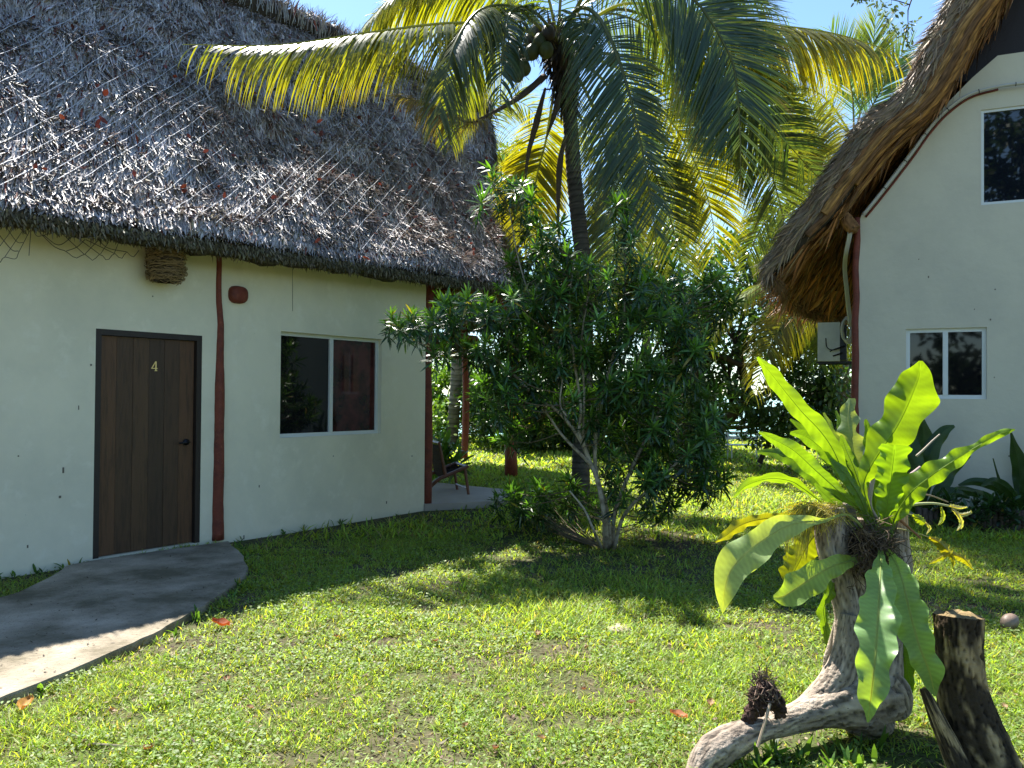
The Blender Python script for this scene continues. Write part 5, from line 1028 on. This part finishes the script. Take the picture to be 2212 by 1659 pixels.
# ================================================================== LAWN
def inpoly(x, y, poly):
    r = np.zeros(len(x), bool); n = len(poly); j = n-1
    for i in range(n):
        xi, yi = poly[i]; xj, yj = poly[j]
        c = ((yi > y) != (yj > y)) & (x < (xj-xi)*(y-yi)/((yj-yi) if abs(yj-yi) > 1e-9 else 1e-9)+xi); r ^= c; j = i
    return r
SLAB = A(sl)[:, :2]; POLYP = PATH[::2]
def lawn_pts(y0, y1, dens):
    n = int(1.02*(y1**2-y0**2)*dens); y = np.sqrt(U_(y0**2, y1**2, n)); x = U_(-.86, 1.18, n)*y
    p = np.stack([x, y, 0*x], 1); s, i, _ = Li(p); rs, ri, _ = Ri(p)
    wall = (i > -.03) & (s < 3.05) | (ri > -.05) & (rs > -.05) & (ri < 3.4)
    nz = fbm(p, 1.1, 3); fine = fbm(p+5, 5., 2); keep = rng.random(n) < np.clip((nz-.26)*5, .55, 1)*np.clip((fine-.26)*3.8, .16, 1)
    near = (i > -.9) & (s < 3.8) & (s > -.1); keep &= ~(near & (rng.random(n) < .6)); keep &= ~((i > -.32+.2*(nz-.5)) & (s < 3.6) & (s > -.1) & (rng.random(n) < .93)); keep &= ~((i > -.2) & (s < -1.3) & (rng.random(n) < .8))
    ds = np.hypot(x-1.05, (y-8.)*.8); keep &= ~((ds < 1.3) & (rng.random(n) < .6))
    keep &= ~wall & ~inpoly(x, y, POLYP) & ~inpoly(x, y, SLAB)
    # extra bare soil close to the stump
    dd = np.hypot(x-1.55, (y-3.55)*1.3); keep &= ~((dd < .55) & (rng.random(n) < .75))
    p = p[keep]; p[:, 2] = ground_z(p[:, 0], p[:, 1]); return p
mb = MB()
for (y0, y1, de, hh_, ww) in ((2.7, 4.6, 13500, (.018, .068), (.003, .0075)), (4.6, 8.5, 5800, (.022, .068), (.005, .010)), (8.5, 16, 1500, (.04, .10), (.012, .024)), (16, 29, 320, (.06, .14), (.03, .06))):
    p = lawn_pts(y0, y1, de); n = len(p); tall = 1+.8*np.clip(fbm(p+31, .9, 2)-.5, 0, 1)*3
    th = U_(0, 6.283, n); lean = U_(.15, 1.1, n); d = np.stack([np.cos(th)*lean, np.sin(th)*lean, np.ones(n)], 1)
    c = vary((.24, .335, .058), n, .6, .14); k = rng.random(n) < .07; c[k] = vary((.27, .28, .07), k.sum(), .3); k = rng.random(n) < .05; c[k] = vary((.34, .27, .15), k.sum(), .3)
    strips(mb, p-A([0, 0, .004]), d, np.stack([-np.cos(th), -np.sin(th), lean], 1)+rng.normal(0, .3, (n, 3)), U_(*hh_, n)*tall, U_(*ww, n), c, prof=((0, .8), (.5, .9), (1, .08)), bend=U_(.1, .9, n), lat=rng.normal(0, .15, n))
tag(mb.build('grass', M['grass']), 'short patchy tropical lawn grass between the houses', 'grass', kind='stuff')
mb = MB()
for (y0, y1, de, ll) in ((2.7, 4.8, 5200, (.009, .024)), (4.8, 9, 1900, (.012, .030)), (9, 15, 260, (.03, .06))):
    p = lawn_pts(y0, y1, de); nz = fbm(p+71, 1.6, 2); p = p[nz > .38]; n = len(p); p[:, 2] += U_(.005, .05, n); th = U_(0, 6.283, n)
    c = vary((.195, .275, .085), n, .5, .1); k = rng.random(n) < .15; c[k] = vary((.24, .34, .13), k.sum(), .25)
    strips(mb, p, np.stack([np.cos(th), np.sin(th), U_(-.3, .4, n)], 1), A([0, 0, 1.])+rng.normal(0, .35, (n, 3)), U_(*ll, n), U_(*ll, n)*.75, c, OVAL, bend=U_(-.1, .4, n))
tag(mb.build('ground_weeds', M['grass']), 'low clover-like weeds spread through the lawn', 'weeds', kind='stuff')
mb = MB()
for (y0, y1, de) in ((2.7, 5, 900), (5, 9, 260)):
    p = lawn_pts(y0, y1, de); n = len(p); th = U_(0, 6.283, n); p[:, 2] += U_(.0, .02, n)
    c = vary((.26, .19, .13), n, .5, .1); k = rng.random(n) < .3; c[k] = vary((.10, .07, .05), k.sum(), .4)
    strips(mb, p, np.stack([np.cos(th), np.sin(th), U_(-.1, .3, n)], 1), A([0, 0, 1.])+rng.normal(0, .4, (n, 3)), U_(.012, .05, n), U_(.004, .016, n), c, OVAL, bend=U_(-.3, .5, n))
tag(mb.build('leaf_litter', M['dry']), 'fine brown leaf litter between the grass blades', 'litter', kind='stuff')
mb = MB(); n = 420; k = rng.integers(0, len(PATH), n); pc = A([PATH[:, 0].mean(), PATH[:, 1].mean()]); q = A([G(x, y, zc) for x, y in zip(U_(-200, 520, n), U_(1190, 1520, n))]); q = q[inpoly(q[:, 0], q[:, 1], PATH+(pc-PATH)*.04)]; n = len(q); q[:, 2] += .004; th = U_(0, 6.283, n)
strips(mb, q, np.stack([np.cos(th), np.sin(th), 0*th+.02], 1), A([0, 0, 1.])+rng.normal(0, .15, (n, 3)), U_(.008, .035, n), U_(.004, .012, n), vary((.05, .038, .025), n, .6), OVAL, bend=U_(-.3, .1, n))
tag(mb.build('path_debris', M['dry']), 'dark leaf bits scattered over the concrete path', 'litter', kind='stuff')
# taller weeds along path edge, wall foot and stump
mb = MB(); cs_ = []
for k in range(46):
    j = rng.integers(0, 70); q = PATH[j]; cs_.append([q[0]+rng.normal(0, .06), q[1]+rng.normal(0, .06), .02])
for k in range(22): q = L(U_(-3.3, -1.5), -U_(.02, .12), .02); cs_.append(list(q))
for k in range(5): q = L(U_(.1, 2.9), -U_(.02, .1), .02); cs_.append(list(q))
for k in range(30): q = G(U_(1600, 1900), U_(1610, 1670), .02); cs_.append(list(q))
for k in range(26): q = G(U_(1000, 1650), U_(1180, 1330), .02); cs_.append(list(q))
cs_ = A(cs_); cs_ = cs_[~inpoly(cs_[:, 0], cs_[:, 1], PATH)]
rosettes(mb, cs_, A([0, 0, 1.])+rng.normal(0, .3, (len(cs_), 3)), 10, (.04, .10), (.012, .024), (.05, .12, .03), (.11, .21, .04), el=(80, 5), droop=.4)
tag(mb.build('edge_weeds', M['grass']), 'scattered leafy weed sprouts along the path and wall foot', 'weeds', kind='stuff')

# ================================================================== SMALL THINGS ON THE GROUND
def dry_leaf(x, y, size, c, lab, group=None, up=.03):
    b = G(x, y); b[2] = ground_z(b[0:1], b[1:2])[0]+up; th = U_(0, 6.283); d = A([math.cos(th), math.sin(th), .15]); s = A([-d[1], d[0], 0]); n_ = 9; g = []; cg = []
    for i in range(n_):
        t = i/(n_-1); w_ = size*.32*math.sin(math.pi*min(1, t*.93+.05))**.8
        row = [b+d*size*(t-.5)+s*w_*v+A([0, 0, size*(.22*v*v+.25*(t-.5)**2+.05*math.sin(9*t+3*v))]) for v in (-1, -.5, 0, .5, 1)]; g.append(row); cg.append([A(c)*U_(.7, 1.25) for _ in row])
    mb = MB(); grid_add(mb, A(g), A(cg)); o = mb.build('fallen_leaf', M['dry'], None, True); return tag(o, lab, 'leaf', group)
for (x, y) in [(1261, 1506), (1426, 1441), (1473, 1446), (1161, 1381), (1171, 1616), (1363, 1536), (1536, 1536), (540, 1546), (320, 1636), (715, 1311), (740, 1313), (730, 1388), (1005, 1588), (1070, 1638), (200, 1433), (490, 1483), (1640, 1410), (940, 1398), (2170, 1540), (2140, 1640)]:
    dry_leaf(x, y, U_(.035, .062), [(.26, .13, .07), (.34, .22, .12), (.22, .12, .07)][rng.integers(0, 3)], 'small dry brown leaf lying in the lawn grass', 'dry leaves scattered on the lawn')
dry_leaf(477, 1363, .13, (.38, .10, .035), 'bright rust-red leaf in the grass beside the concrete path')
dry_leaf(55, 1541, .11, (.50, .26, .06), 'orange-yellow leaf at the near edge of the path')
dry_leaf(1466, 1566, .085, (.55, .24, .12), 'orange cupped leaf left of the driftwood root')
mb = MB(); q = G(2181, 1343, .055); solid_of_rev(mb, q, [.6, .2, .3], [(-.068*math.cos(t), .053*math.sin(t)) for t in np.linspace(0, math.pi, 12)], 16); mb.c[-1][:] = (.27, .19, .14)
tag(mb.build('fallen_coconut', M['nut'], None, True), 'dry brown coconut lying on the lawn at the right edge', 'coconut')
mb = MB(); q = G(1337, 1360, .015); solid_of_rev(mb, q, [0, .05, 1], [(-.02, .05), (.0, .10), (.018, .085), (.026, .0)], 14); v = mb.v[-1]; v += (fbm(v, 12, 2)[:, None]-.5)*.03
M['stone'] = mat('flat_stone', (.36, .30, .24), .9, .2, bump=.5, bscale=40)
tag(mb.build('flat_stone', M['stone'], None, True), 'flat tan stone lying in the shaded grass edge', 'stone')
mb = MB(); mb.tube(spl([G(200, 1606, .03), G(250, 1610, .035), G(300, 1612, .03), G(352, 1604, .03)], 12), .005, 5, c=(.36, .30, .22)); tag(mb.build('twig', M['roots']), 'thin pale twig lying on the grass at lower left', 'twig')
mb = MB()   # red-brown leaf litter caught in the thatch
N = 420; p, nr, du, dv = scatter(front[44:], N); kk = fbm(p, 1.4, 2) > .46; p = p[kk]; n = len(p); nr = nr[kk]; nr = np.where(nr[:, 2:] < 0, -nr, nr)
strips(mb, p+nr*U_(.04, .16, (n, 1)), rng.normal(0, 1, (n, 3)), nr+rng.normal(0, .4, (n, 3)), U_(.05, .11, n), U_(.035, .06, n), vary((.13, .035, .025), n, .4), OVAL, bend=U_(0, .5, n))
tag(mb.build('roof_leaf_litter', M['dry']), 'red-brown dead leaves caught on the grey thatch', 'leaf litter', kind='stuff')
